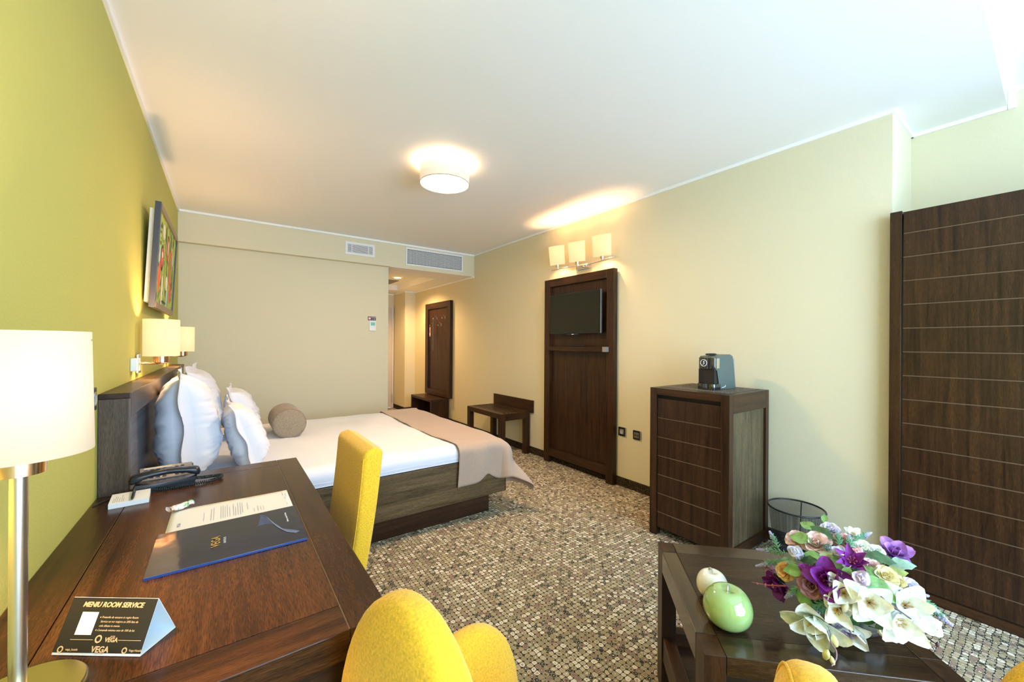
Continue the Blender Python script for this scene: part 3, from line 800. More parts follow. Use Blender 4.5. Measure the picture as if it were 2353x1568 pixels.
# sheet: top at 0.575, rounded edges, hanging to the rail
ZT = 0.575
def sheet_f(u, v):
    x0_, x1_ = -0.29, 1.835
    W2 = (by1-by0)/2 - 0.006; cy = (by0+by1)/2
    R = 0.075; drop = 0.095
    half = (W2-R) + R*pi/2 + (drop-R*0.0)
    s_ = (v*2-1)*half; a = abs(s_); sg = 1 if s_ > 0 else -1
    flat = W2-R
    if a <= flat: yy, zz = a, ZT
    elif a <= flat + R*pi/2:
        th = (a-flat)/R; yy, zz = flat+R*sin(th), ZT-R+R*cos(th)
    else: yy, zz = W2, ZT-R-(a-flat-R*pi/2)
    zz = max(zz, 0.457)
    L_ = x1_-x0_; xx = u*(L_+0.11)
    fl = L_-R
    if xx > fl:
        th = (xx-fl)/R
        if th <= pi/2: dz = R-R*cos(th); xx = fl+R*sin(th)
        else: dz = R + (xx-fl-R*pi/2); xx = L_
        if zz > ZT-R: zz = max(0.457, min(zz, ZT-dz))
    X_ = x0_+xx; Y_ = cy+sg*yy
    w = wob(X_, Y_, 0, 3.0, 0.010) + wob(X_+5, Y_*1.6, 1, 9.0, 0.004)
    if zz > ZT-0.02: zz += w*0.9 
    else: yy2 = w*0.4; Y_ += sg*yy2
    return (X_, Y_, zz)
o = MB().grid(sheet_f, 110, 90).build('bed_sheet', M_SHEET, None, smooth=True, weld=False)
tag(o, 'white cotton sheet spread flat over the mattress of the bed', 'bed sheet')
sh = o
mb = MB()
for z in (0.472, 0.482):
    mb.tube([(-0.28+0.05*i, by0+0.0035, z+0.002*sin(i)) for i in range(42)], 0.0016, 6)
mb.build('hem_seam', plain('hem_grey', (0.62, 0.66, 0.72), 0.8), sh)  # hem lines, slightly greyer than the sheet

# throw at the foot of the bed
def throw_f(u, v):
    # a: distance beyond the foot edge, b: beyond the near side edge
    xe, ye = 1.80, by0+0.045
    X_ = 1.405 + 0.014*sin(v*9) + 0.012*noise.noise(Vector((v*6, 0, 3))) + u*0.80
    Y_ = (by1+0.24) - v*((by1+0.24) - (ye-0.345))
    a = max(0, X_-xe); b = max(0, ye-Y_); bb = max(0, Y_-(by1-0.045))
    if bb > 0:
        dr = math.hypot(a, bb); out = 0.055*(1-math.exp(-dr/0.05))
        th = math.atan2(a, bb)
        return (min(X_, xe)+out*sin(th)*1.2, by1-0.045+out*cos(th), ZT+0.008-max(0, dr-0.05))
    zt = ZT+0.009 + wob(X_, Y_, 2, 4.0, 0.011)
    if a == 0 and b == 0: return (X_, Y_, zt)
    dr = math.hypot(a, b); th = math.atan2(a, b)       # 0 = side, pi/2 = foot
    R = 0.07
    if dr < R*pi/2: oh, dz = R*sin(dr/R), R-R*cos(dr/R)
    else: oh, dz = R, R+(dr-R*pi/2)
    fall = max(0, dr-0.06)
    corner = max(0, sin(2*th)) if (a > 0 and b > 0) else 0
    flare = fall*(0.50*corner**1.5)
    fold = 0.0
    if b > 0: fold = 0.020*sin(X_*24+1.0)*min(1, fall/0.15)*(0.3+0.7*min(1, max(0, (X_-1.50)/0.2)))
    if a > 0: fold += 0.012*sin(Y_*17)*min(1, fall/0.15)
    oo = oh+flare+fold+0.004
    dz *= (1-0.16*corner)
    lift = 0.0
    if b > 0 and dr > 0.2: lift = 0.055*math.exp(-((X_-1.67)/0.07)**2)*min(1, (dr-0.2)/0.12)
    zz = zt-dz+lift
    return (min(X_, xe)+oo*sin(th), min(max(Y_, ye), 99)-oo*cos(th) if b > 0 or a > 0 else Y_, max(zz, 0.02))
o = MB().grid(throw_f, 70, 150).build('bed_throw', M_THROW, None, smooth=True, weld=False, thick=0.005)
tag(o, 'taupe woven throw laid across the foot of the bed and hanging over its corner', 'throw')

# bolster
t = thing('bolster_cushion', 'round brown bolster cushion lying on the white sheet', 'cushion', (0.43, 3.86, 0.70))
R_ = 0.122
def bol(u, v):
    th = 2*pi*u; y = 3.68+0.40*v
    e = min(1, min(v, 1-v)/0.06); rr = R_*(0.955+0.045*math.sqrt(max(0, 1-(1-e)**2)))
    rr *= 1+0.018*sin(v*60+3*noise.noise(Vector((cos(th), sin(th), v*3)))) * (0.4+0.6*max(0, -cos(th)))
    return (0.432+rr*cos(th), y, ZT+0.112+rr*sin(th)*0.99)
MB().grid(bol, 56, 60, True).build('cushion_body', M_BOLST, t, smooth=True)
for yy, sg, nm in ((3.682, -1, 'end_cap'), (4.078, 1, 'end_cap')):
    MB().grid(lambda u, v, yy=yy, sg=sg: (0.432+R_*0.955*v*cos(2*pi*u), yy+sg*(0.010*math.sqrt(max(0, 1-v**4))+0.0015*noise.noise(Vector((u*20, v*6, 0)))), ZT+0.112+R_*0.955*v*sin(2*pi*u)), 56, 10, True).build(nm, fabric('bolster_end_cloth', (0.27, 0.22, 0.16), 600.0, 0.5, 0.3, 0.3), t, smooth=True)
mb = MB()
for yy in (3.686,): mb.tube([(0.432+R_*0.965*cos(2*pi*i/56), yy+0.004*noise.noise(Vector((i*0.6, 0, 0))), ZT+0.112+R_*0.965*sin(2*pi*i/56)) for i in range(57)], 0.005, 6, cap=False)
mb.build('piping', M_BOLST, t, smooth=True)

# pillows
def pillow(label, x, y, z, w, h, tf, tb, lean, rz, seed, flange=0.05):
    M_ = Matrix.Translation((x, y, z)) @ Matrix.Rotation(rz, 4, 'Z') @ Matrix.Rotation(-lean, 4, 'Y')
    mb = MB(); n = 72
    fl = flange/(min(w, h)/2)
    def outline(a, b):
        # corners stay out like ears, the edges between them are drawn in
        hw = w/2*(1-0.085*(1-b*b)); hh = h/2*(1-0.06*(1-a*a))
        return a*hw, b*hh
    def side(sg, tt):
        def f(u, v):
            a, b = 2*u-1, 2*v-1
            ya, zb = outline(a, b)
            ia, ib = min(1, abs(a)/(1-fl)), min(1, abs(b)/(1-fl))
            f0 = (max(0, 1-ia**3.2)*max(0, 1-ib**3.2))**0.42
            T_ = tt*f0*(1-0.16*b)
            wr = noise.noise(Vector((a*1.3+seed, b*4.2+0.8*a, sg*3.0)))
            w2 = noise.noise(Vector((a*2.2+seed*2, b*10.0+1.5*a+1.2*wr, sg+seed)))
            rim = f0*(1-0.55*f0)*2.2
            low = 0.5+0.9*max(0, -b)
            T_ += f0*0.012*wr + rim*0.0085*w2*low + rim*0.034*max(0, 0.32-abs(w2+0.2*wr))*low
            k = max(0, (max(abs(a), abs(b))-(1-fl))/fl)
            wave = k*(0.010*sin(b*7+seed)*(abs(a) >= abs(b)) + 0.009*sin(a*6+seed*2)*(abs(b) > abs(a))) * (1-(abs(a)*abs(b))**4)
            ear = 0.010*(max(0, abs(a)-0.8)/0.2*max(0, abs(b)-0.8)/0.2)*sin(seed*3+a*2)
            return (sg*(T_+0.0012)+wave+ear, ya+0.006*k*sin(b*5+seed), h/2+zb+0.005*k*sin(a*5+seed))
        return f
    mb.grid(side(1, tf), n, n); mb.grid(side(-1, tb), n, n)
    bmesh.ops.remove_doubles(mb.bm, verts=[v for v in mb.bm.verts if v.is_boundary], dist=0.0028)
    o = mb.build('pillow', M_SHEET, None, smooth=True, local=M_, weld=False)
    tag(o, label, 'pillow', group='white pillows on the bed')
    return o
pillow('big white pillow nearest the desk, standing upright against the headboard', -0.180, 3.03, ZT-0.035, 0.66, 0.66, 0.165, 0.118, radians(3), radians(3), 1.3)
pillow('big white pillow standing against the headboard on the far side of the bed', -0.155, 3.93, ZT-0.01, 0.64, 0.62, 0.155, 0.12, radians(5), radians(-2), 4.1)
pillow('smaller white pillow in front, nearer the desk, leaning back', 0.155, 3.06, ZT-0.035, 0.52, 0.475, 0.115, 0.075, radians(17), radians(2), 2.2, 0.045)
pillow('smaller white pillow in front on the far side, behind the bolster', 0.155, 3.98, ZT-0.015, 0.52, 0.46, 0.125, 0.075, radians(16), radians(-2), 6.4, 0.045)

# ================================================================ luggage rack
t = thing('luggage_rack', 'low dark wood slatted luggage bench against the right wall', 'luggage rack', (2.84, 4.23, 0))
lx0, lx1, ly0, ly1, lz = 2.625, 3.055, 3.85, 4.65, 0.52
for a in (lx0, lx1-0.065):
    for b_ in (ly0, ly1-0.065):
        B('leg', WZ, t, a, a+0.065, b_, b_+0.065, 0, lz, 0.003)
B('end_rail', WX, t, lx0+0.065, lx1-0.065, ly0, ly0+0.035, lz-0.085, lz, 0.002)
B('end_rail', WX, t, lx0+0.065, lx1-0.065, ly1-0.035, ly1, lz-0.085, lz, 0.002)
B('front_rail', WY, t, lx0, lx0+0.085, ly0+0.065, ly1-0.065, lz-0.06, lz, 0.002)
B('back_rail', WY, t, lx1-0.045, lx1, ly0+0.065, ly1-0.065, lz-0.06, lz, 0.002)
for i in range(5):
    a = lx0+0.105+i*0.058
    B('slat', WY, t, a, a+0.036, ly0+0.035, ly1-0.035, lz-0.025, lz-0.002, 0.002)
B('back_board', WY, t, lx1+0.001, XR-0.001, 3.80, 4.67, 0.503, 0.655, 0.002)

# ================================================================ coat panel and bench in the corridor
t = thing('coat_panel', 'tall dark wood coat hook panel on the corridor wall', 'coat rack', (XR-0.03, 6.45, 0.43))
framed_panel(t, XR-0.002, 5.955, 6.945, 0.43, 2.07, 0.11, 0.10, 0.060, 0.030)
def hook(y, z):
    h_ = MB(); x = XR-0.033
    h_.box(x-0.004, x, y-0.008, y+0.008, z-0.02, z+0.035, 0.002)
    h_.tube([(x-0.002, y, z-0.01), (x-0.03, y, z-0.025), (x-0.055, y, z-0.012), (x-0.062, y, z+0.012)], 0.005, 8)
    h_.tube([(x-0.002, y, z+0.02), (x-0.02, y, z+0.035), (x-0.035, y, z+0.055)], 0.005, 8)
    h_.build('coat_hook', M_CHROME, t, smooth='auto')
for y, z in ((6.50, 1.79), (6.18, 1.785), (6.66, 1.67), (6.33, 1.665)): hook(y, z)
s = thing('shoe_horn', 'long black shoehorn hanging from a coat hook', 'shoehorn', (XR-0.09, 6.50, 1.20))
def horn(u, v):
    z = 1.80-0.62*v; a = (u-0.5)*2.2; w = 0.016+0.012*max(0, v-0.6)
    return (XR-0.100-w*cos(a)*0.8, 6.505+w*sin(a), z)
MB().grid(horn, 8, 24).build('horn_blade', plain('gloss_black', (0.012, 0.014, 0.018), 0.12, coat=1.0), s, smooth=True, thick=0.003)
s2 = thing('door_hanger', 'narrow mauve tag hanging beside the shoehorn on the coat panel', 'tag', (XR-0.07, 6.66, 1.47))
B('tag_card', plain('mauve_card', (0.30, 0.17, 0.20), 0.5), s2, XR-0.094, XR-0.092, 6.635, 6.685, 1.47, 1.64, 0)
B('tag_stripe', plain('tag_pale', (0.60, 0.50, 0.50), 0.5), s2, XR-0.0948, XR-0.094, 6.64, 6.68, 1.50, 1.53, 0)

t = thing('entry_bench', 'dark wood box bench with an open front under the coat panel', 'bench', (2.9, 6.5, 0))
ex0, ex1, ey0, ey1, ez = 2.745, 3.065, 6.06, 6.93, 0.42
B('bench_top', WY, t, ex0, ex1, ey0, ey1, ez-0.04, ez, 0.003)
B('end_panel', WZ, t, ex0, ex1, ey0, ey0+0.04, 0, ez-0.04, 0.002)
B('end_panel', WZ, t, ex0, ex1, ey1-0.04, ey1, 0, ez-0.04, 0.002)
B('back_panel', WY, t, ex1-0.02, ex1, ey0+0.04, ey1-0.04, 0.04, ez-0.04, 0)

# ================================================================ desk
t = thing('desk', 'dark wood writing desk along the green wall with a framed top', 'desk', (-0.05, 1.6, 0))
dx0, dx1, dy0, dy1, dz = XL+0.002, 0.305, 0.872, 2.342, 0.75
DWY = wood('desk_wood_y', 'y', (0.022, 0.0075, 0.0028), (0.085, 0.032, 0.010), rough=0.22, coat=0.0, spec=0.24)
DWX = wood('desk_wood_x', 'x', (0.022, 0.0075, 0.0028), (0.088, 0.034, 0.011), rough=0.22, coat=0.0, spec=0.24)
DWC = wood('desk_center_wood', 'y', (0.026, 0.009, 0.0032), (0.100, 0.038, 0.012), rough=0.24, coat=0.0, spec=0.24, pores=0.55)
xi0, xi1, yi0, yi1 = -0.292, 0.216, 0.967, 2.243
B('front_border', DWY, t, xi1+0.001, dx1, dy0, dy1, dz-0.062, dz, 0.0025)
B('near_border', DWX, t, dx0, xi1-0.001, dy0, yi0-0.001, dz-0.062, dz, 0.0025)
B('far_border', DWX, t, hx1+0.003, xi1-0.001, yi1+0.001, dy1, dz-0.04, dz, 0.0015)
B('back_border', DWY, t, dx0, xi0-0.001, yi0+0.001, hy0-0.002, dz-0.04, dz, 0.0015)
B('desk_top', DWC, t, xi0+0.001, xi1-0.001, yi0+0.001, yi1-0.001, dz-0.04, dz-0.0004, 0.001)
B('groove_glint_line', M_GROOVE_GLINT, t, xi1-0.0012, xi1+0.0012, dy0+0.004, dy1-0.004, dz-0.03, dz-0.0016, 0)  # pale strip in the seam, its glint put into the colour
B('leg', WZ, t, 0.228, 0.303, dy1-0.080, dy1-0.003, 0, dz-0.062, 0.003)
B('side_panel', WX, t, dx0, 0.226, dy0+0.012, dy0+0.037, 0.02, dz-0.064, 0.002)
B('side_panel', WX, t, hx1+0.004, 0.226, dy1-0.037, dy1-0.012, 0.02, dz-0.042, 0.002)
B('apron', WY, t, 0.262, 0.286, dy0+0.005, dy1-0.082, dz-0.14, dz-0.062, 0.002)

# desk lamp
lx, ly = -0.272, 0.998
t = thing('desk_lamp', 'lit table lamp with cream drum shade and steel pole on the desk', 'lamp', (lx, ly, dz))
M_BASE = plain('satin_brass', (0.62, 0.52, 0.26), 0.28, 1.0)
MB().lathe([(0.0, dz), (0.080, dz), (0.080, dz+0.014), (0.077, dz+0.018), (0.0, dz+0.019)], (lx, ly, 0), 64).build('lamp_base', M_BASE, t, smooth='auto')
MB().lathe([(0.0105, dz+0.018), (0.0105, 1.142)], (lx, ly, 0), 32).build('pole', M_STEEL, t, smooth='auto')
MB().lathe([(0.0, 1.132), (0.030, 1.132), (0.031, 1.165), (0.026, 1.167), (0.026, 1.18), (0.0, 1.18)], (lx, ly, 0), 40).build('lamp_holder', plain('copper_holder2', (0.78, 0.52, 0.34), 0.22, 1.0), t, smooth='auto')
MB().lathe([(0.088, 1.163), (0.0835, 1.366)], (lx-0.003, ly, 0), 72, cap=False).build('lamp_shade', shade_mat('desk_shade', (1.0, 0.80, 0.54), 0.30, (0.5, 0.42, 0.30), 0.012), t, smooth=True, thick=0.002)
mb = MB()
for a in range(3): mb.tube([(lx, ly, 1.345), (lx+0.083*cos(a*2.1), ly+0.083*sin(a*2.1), 1.352)], 0.0018, 6)
mb.build('shade_carrier', M_STEEL, t)
point_light('desk_bulb', (lx, ly, 1.255), 16.0, WARM, 0.025)
MB().tube([(lx-0.08, ly-0.03, dz+0.006), (lx-0.10, ly+0.02, dz+0.004), (-0.385, ly+0.03, dz+0.004)], 0.003, 6).build('lamp_cable', M_BLACK, t, smooth=True)

# tent card
a0, b0, c0_ = Vector((-0.265, 1.127, dz+0.001)), Vector((-0.128, 1.025, dz+0.001)), Vector((-0.081, 1.087, dz+0.001))
d0 = a0+(c0_-b0); mid = (b0+c0_)/2; ap1 = Vector((mid.x, mid.y, 0.836)); ap0 = ap1+(a0-b0)
t = thing('menu_card', 'black tent shaped room service menu card standing on the desk', 'menu card', ((a0+c0_)/2))
M_CARDW = plain('card_white', (0.75, 0.82, 0.86), 0.6)
M_CARDB = plain('card_black', (0.020, 0.018, 0.016), 0.32)
def sheet(pts, name, mat, parent, th):
    mb = MB(); n = (pts[1]-pts[0]).cross(pts[2]-pts[0]).normalized()*th
    v = [mb.bm.verts.new(p) for p in pts]+[mb.bm.verts.new(p+n) for p in pts]; k = len(pts)
    mb.bm.faces.new(v[:k][::-1]); mb.bm.faces.new(v[k:])
    for i in range(k): mb.bm.faces.new((v[i], v[(i+1) % k], v[k+(i+1) % k], v[k+i]))
    return mb.build(name, mat, parent)
sheet([a0, b0, ap1, ap0], 'front_face', M_CARDW, t, 0.0006)
sheet([d0, ap0, ap1, c0_], 'rear_face', M_CARDW, t, 0.0006)
sheet([a0, d0, c0_, b0], 'bottom_face', M_CARDW, t, 0.0006)
ux = (b0-a0).normalized(); uy = (ap0-a0); hh = uy.length; uy.normalize(); nn = ux.cross(uy); W_ = (b0-a0).length
base = a0+nn*0.0009
sheet([base+uy*0.004, base+ux*W_+uy*0.004, base+ux*W_+uy*hh, base+uy*hh], 'black_print', M_CARDB, t, 0.0003)
def onf(fx, fy): return base+nn*0.0006+ux*(W_*fx)+uy*(hh*fy)
def tc_(s_, fx, fy, size, al='CENTER', mat=M_GOLD, sh_=0.0, bold=0.0, sp=1.0): text(s_, size, frame(onf(fx, fy), ux, uy), mat, t, al, sh_, sp=sp, bold=bold)
tc_('MENIU ROOM SERVICE', 0.50, 0.875, 0.0118, sh_=0.25, bold=0.0004)
for i, s_ in enumerate(('Preturile de vanzare in regim Room', 'Service se vor majora cu 20% fata de', 'cele afisate in meniu.', 'Comanda minima este de 100 de lei.')):
    tc_(s_, 0.42, 0.655-0.075*i, 0.0050, 'LEFT', sh_=0.2)
for fy in (0.655, 0.43):
    mb = MB(); q = frame(onf(0.405, fy), ux, uy); mb.box(-0.0010, 0.0010, -0.0010, 0.0010, 0, 0.0002, M=q); mb.build('bullet', M_GOLD, t)
mb = MB(); mb.box(0, W_*0.19, 0, hh*0.40, 0, 0.0002, M=frame(onf(0.175, 0.345), ux, uy)); mb.build('white_label', plain('label_white', (0.85, 0.82, 0.78), 0.5), t)
mb = MB(); mb.box(0, W_*0.26, 0, 0.0008, 0, 0.0002, M=frame(onf(0.15, 0.26), ux, uy)); mb.box(0, W_*0.26, 0, 0.0008, 0, 0.0002, M=frame(onf(0.70, 0.26), ux, uy)); mb.build('gold_line', M_GOLD, t)
tc_('VEGA', 0.62, 0.265, 0.0100, bold=0.0003); tc_('HOTEL', 0.625, 0.325, 0.003); tc_('VEGA', 0.53, 0.10, 0.0135, bold=0.0004); tc_('H O T E L S', 0.535, 0.035, 0.003)
tc_('vega_hotels', 0.14, 0.095, 0.0050, 'LEFT'); tc_('Vega Hotels', 0.86, 0.095, 0.0050, 'LEFT')
mb = MB()
for fx, fy, r in ((0.47, 0.28, 0.0065), (0.08, 0.095, 0.0055), (0.81, 0.095, 0.0050)):
    q = frame(onf(fx, fy), ux, uy)
    mb.lathe([(r, 0), (r, 0.0003), (r*0.62, 0.0003), (r*0.62, 0)], (0, 0, 0), 24, M=q, cap=False)
mb.build('round_emblem', M_GOLD, t)

# folder and letter
t = thing('letter_paper', 'white printed letter sheet sticking out from under the dark folder', 'paper', (0.03, 1.70, dz))
def paper(u, v): 
    x = -0.148+0.353*u; y = 1.60+0.232*v
    return (x, y, dz+0.0022+0.004*max(0, v-0.8)*5*u*0.6+0.0008*sin(u*6))
MB().grid(paper, 20, 12).build('sheet', plain('paper_white', (0.80, 0.78, 0.77), 0.7), t, smooth=True, thick=0.0004)
mb = MB(); random.seed(3)
def strip(x, ya, yb, w=0.0012): mb.box(x-w/2, x+w/2, ya, yb, dz+0.0036, dz+0.0038)
for x, ya, yb in ((-0.055, 1.67, 1.75), (-0.035, 1.665, 1.775), (-0.028, 1.66, 1.78), (-0.008, 1.665, 1.785), (-0.002, 1.665, 1.79), (0.004, 1.665, 1.78), (0.010, 1.67, 1.787), (0.017, 1.665, 1.76), (0.028, 1.665, 1.786), (0.034, 1.665, 1.75), (0.041, 1.665, 1.79), (0.048, 1.665, 1.79), (0.054, 1.68, 1.785), (0.070, 1.70, 1.77), (0.088, 1.665, 1.70), (0.100, 1.665, 1.72), (0.108, 1.665, 1.71), (0.116, 1.665, 1.705), (0.19, 1.67, 1.69), (0.19, 1.73, 1.76), (0.195, 1.76, 1.80), (0.186, 1.78, 1.81)):
    y = ya
    while y < yb:
        l = random.uniform(0.004, 0.012); strip(x, y, min(yb, y+l)); y += l+0.002
mb.build('printed_lines', plain('ink_blue', (0.28, 0.31, 0.42), 0.7), t)
text('VEGA', 0.013, frame((-0.118, 1.660, dz+0.0040), (0, 1, 0), (-1, 0, 0)), plain('ink_blue2', (0.24, 0.27, 0.38), 0.7), t)

t = thing('folder', 'glossy dark blue presentation folder lying on the desk over the letter', 'folder', (0.02, 1.49, dz))
m, nt, p, L = new_mat('folder_gloss')
tc = nt.nodes.new('ShaderNodeTexCoord')
nz = N(nt, 'ShaderNodeTexNoise', Scale=7.0, Detail=2.0); L.new(tc.outputs['Object'], nz.inputs['Vector'])
r = nt.nodes.new('ShaderNodeValToRGB'); r.color_ramp.elements[0].color = (0.007, 0.007, 0.012, 1); r.color_ramp.elements[1].color = (0.018, 0.020, 0.060, 1)
L.new(nz.outputs['Fac'], r.inputs['Fac']); L.new(r.outputs['Color'], p.inputs['Base Color'])
n3 = N(nt, 'ShaderNodeTexNoise', Scale=22.0, Detail=1.0); L.new(tc.outputs['Object'], n3.inputs['Vector'])
bp = N(nt, 'ShaderNodeBump', Strength=0.08, Distance=0.004); L.new(n3.outputs['Fac'], bp.inputs['Height']); L.new(bp.outputs['Normal'], p.inputs['Normal'])
p.inputs['Roughness'].default_value = 0.08; p.inputs['Specular IOR Level'].default_value = 0.5
MB().prism([(-0.163, 1.343), (0.206, 1.343), (0.209, 1.640), (-0.166, 1.627)], lambda u, v, s_: (u, v, dz+0.0008+(0.0062*s_ if v < 1.5 else 0.0045*s_)), 0.0008).build('cover', m, t)
MB().box(-0.163, 0.206, 1.3405, 1.3435, dz+0.0006, dz+0.0072, 0.0006).build('spine', plain('spine_blue', (0.010, 0.045, 0.22), 0.2, coat=0.6), t)
FX, FU = (0, 1, 0), (-1, 0, 0)
text('VEGA', 0.030, frame((-0.018, 1.430, dz+0.0078), FX, FU), plain('gold_foil', (0.75, 0.52, 0.16), 0.25, 0.9), t, bold=0.0006)
text('H O T E L S', 0.0085, frame((0.003, 1.445, dz+0.0078), FX, FU), plain('white_print', (0.8, 0.8, 0.82), 0.5), t)
text('Business, Leisure & Events', 0.0078, frame((0.172, 1.50, dz+0.0072), FX, FU), plain('white_print2', (0.8, 0.8, 0.82), 0.5), t)
mb = MB()
for k in range(26):
    a = k*0.0016
    pts = []
    for i in range(26):
        s_ = i/25
        x = 0.09+0.105*s_ + 0.012*sin(s_*5+k*0.05)
        y = 1.52-0.125*s_ + a*(1-2.0*s_)*0.8 + 0.030*sin(s_*6.5+k*0.03)*(1-s_) + a
        pts.append((x, min(y, 1.62), dz+0.00735 if y < 1.5 else dz+0.0062))
    mb.tube(pts, 0.00016, 4)
mb.build('swirl_print', plain('swirl_blue', (0.22, 0.28, 0.48), 0.4), t)

# sweet
t = thing('wrapped_candy', 'small white and green wrapped candy at the letter corner', 'candy', (-0.125, 1.828, dz))
def candy(u, v):
    th = 2*pi*u; s_ = 2*v-1
    r = 0.013*(1-abs(s_)**2.5)**0.5 if abs(s_) < 0.62 else 0.009+0.022*(abs(s_)-0.62)
    r *= 1+0.18*noise.noise(Vector((cos(th)*2, sin(th)*2, s_*5)))
    fl = 0.75 if abs(s_) < 0.62 else 0.5
    return (0.036*s_, r*cos(th), 0.0125+r*sin(th)*fl+0.004*abs(s_))
m, nt, p, L = new_mat('candy_wrapper')
tc = nt.nodes.new('ShaderNodeTexCoord'); nz = N(nt, 'ShaderNodeTexNoise', Scale=70.0, Detail=1.0); L.new(tc.outputs['Object'], nz.inputs['Vector'])
r = nt.nodes.new('ShaderNodeValToRGB'); r.color_ramp.elements[0].position = 0.36; r.color_ramp.elements[0].color = (0.10, 0.35, 0.12, 1); r.color_ramp.elements[1].position = 0.45; r.color_ramp.elements[1].color = (0.82, 0.85, 0.78, 1)
e = r.color_ramp.elements.new(0.68); e.color = (0.80, 0.42, 0.36, 1)
L.new(nz.outputs['Fac'], r.inputs['Fac']); L.new(r.outputs['Color'], p.inputs['Base Color']); p.inputs['Roughness'].default_value = 0.25
MB().grid(candy, 28, 30, True, M=Matrix.Translation((-0.125, 1.828, dz+0.003)) @ Matrix.Rotation(radians(35), 4, 'Z')).build('wrapper', m, t, smooth=True)

# note pad with pen
R = frame((-0.285, 2.050, dz), Vector((0.109, 0.008, 0)), Vector((-0.01, 0.12, 0)))
t = thing('note_pad', 'thick white note pad lying by the telephone', 'note pad', rot=R)
MB().box(-0.054, 0.054, -0.061, 0.061, 0.0, 0.018, 0.0008).build('paper_block', plain('pad_white', (0.80, 0.80, 0.80), 0.7), t, local=True)
mb = MB()
for i, (x, l) in enumerate(((-0.044, .03), (-0.039, .045), (-0.034, .04), (-0.028, .03), (-0.022, .05), (-0.017, .028))):
    y = -0.05
    while y < -0.05+l*1.6: mb.box(x, x+0.0014, y, y+0.005, 0.0180, 0.0182); y += 0.0075
mb.build('printed_lines', plain('pad_ink', (0.2, 0.2, 0.22), 0.7), t, local=True)
t = thing('pen', 'black ballpoint pen resting on the white note pad', 'pen', (-0.275, 2.03, dz+0.023))
A_, B_ = Vector((-0.281, 2.110, dz+0.0235)), Vector((-0.272, 1.985, dz+0.0235))
MB().tube([A_, A_.lerp(B_, .3), A_.lerp(B_, .31), A_.lerp(B_, .85), B_], [0.0042, 0.0046, 0.0050, 0.0048, 0.0012], 14).build('pen_body', M_BLACK, t, smooth='auto')
MB().tube([A_+Vector((0, 0, .0055)), A_.lerp(B_, .28)+Vector((0, 0, .0058))], 0.0012, 6).build('pen_clip', M_STEEL, t)

# telephone
R = Matrix.Translation((-0.198, 2.218, dz)) @ Matrix.Rotation(radians(5), 4, 'Z')
t = thing('telephone', 'black desk telephone with coiled cord at the far end of the desk', 'telephone', rot=R)
M_PH = plain('phone_black', (0.017, 0.019, 0.024), 0.25)
MB().prism([(-0.095, 0.0), (-0.095, 0.016), (0.085, 0.052), (0.095, 0.046), (0.095, 0.0)], lambda u, v, s_: (-0.088+0.180*s_, u, v), 0.004).build('phone_body', M_PH, t, local=True, smooth='auto')
MB().prism([(-0.030, 0.0305), (-0.030, 0.034), (0.083, 0.0575), (0.083, 0.052)], lambda u, v, s_: (-0.085+0.172*s_, u, v), 0.001).build('key_panel', plain('phone_grey', (0.20, 0.19, 0.19), 0.35), t, local=True)
mb = MB()
sl = (0.0575-0.034)/0.113
for i in range(7):
    for j in range(4):
        x = -0.072+i*0.020; y = -0.018+j*0.024
        if i in (4,) : continue
        z = 0.034+(y+0.030)*sl
        mb.box(x, x+0.012, y, y+0.011, z, z+0.0035, 0.001)
mb.build('keys', plain('key_blue', (0.03, 0.035, 0.07), 0.4), t, local=True)
MB().box(-0.072, 0.02, 0.058, 0.078, 0.0535, 0.058).build('name_strip', plain('strip_cream', (0.7, 0.62, 0.5), 0.6), t, local=True)
def handset(u, v):
    th = 2*pi*u; s_ = 2*v-1
    x = s_*0.112
    arch = 0.052+0.016*(1-s_*s_)
    wz = 0.0115+0.010*max(0, abs(s_)-0.55)/0.45; wy = 0.021+0.006*abs(s_)
    e = (1-abs(s_)**14)**0.5
    c_, q = cos(th), sin(th)
    return (x, -0.065+math.copysign(abs(c_)**0.7, c_)*wy*e, arch-0.008*max(0, abs(s_)-0.6)+math.copysign(abs(q)**0.7, q)*wz*e)
MB().grid(handset, 28, 40, True).build('handset', M_PH, t, local=True, smooth=True)
MB().prism([(-0.108, 0.0), (-0.092, 0.036), (-0.03, 0.030), (0.05, 0.032), (0.098, 0.036), (0.088, 0.0)], lambda u, v, s_: (u, -0.094+0.055*s_, v), 0.004).build('cradle', M_PH, t, local=True, smooth='auto')
# coiled cord
path = [Vector(p) for p in ((-0.245, 2.128, 0.763), (-0.20, 2.112, 0.758), (-0.15, 2.112, 0.758), (-0.10, 2.118, 0.758), (-0.05, 2.125, 0.759), (-0.015, 2.150, 0.760), (-0.012, 2.178, 0.761), (-0.045, 2.180, 0.763), (-0.08, 2.160, 0.769), (-0.115, 2.180, 0.770), (-0.110, 2.205, 0.780))]
def catmull(P_, t_):
    n = len(P_)-1; k = min(int(t_*n), n-1); f = t_*n-k
    p0, p1, p2, p3 = P_[max(k-1, 0)], P_[k], P_[k+1], P_[min(k+2, n)]
    return 0.5*((2*p1)+(p2-p0)*f+(2*p0-5*p1+4*p2-p3)*f*f+(3*p1-p0-3*p2+p3)*f**3)
pts = []; turns = 72; NP = turns*9
for i in range(NP+1):
    k = i/NP; c_ = catmull(path, k); d_ = (catmull(path, min(1, k+.004))-catmull(path, max(0, k-.004))).normalized()
    n1 = d_.cross(Vector((0, 0, 1))).normalized(); n2 = n1.cross(d_)
    a = 2*pi*turns*k; pts.append(c_+n1*0.0058*cos(a)+n2*0.0058*sin(a))
MB().tube(pts, 0.0017, 5).build('coiled_cord', plain('cord_black', (0.016, 0.022, 0.022), 0.25), t, smooth=True)
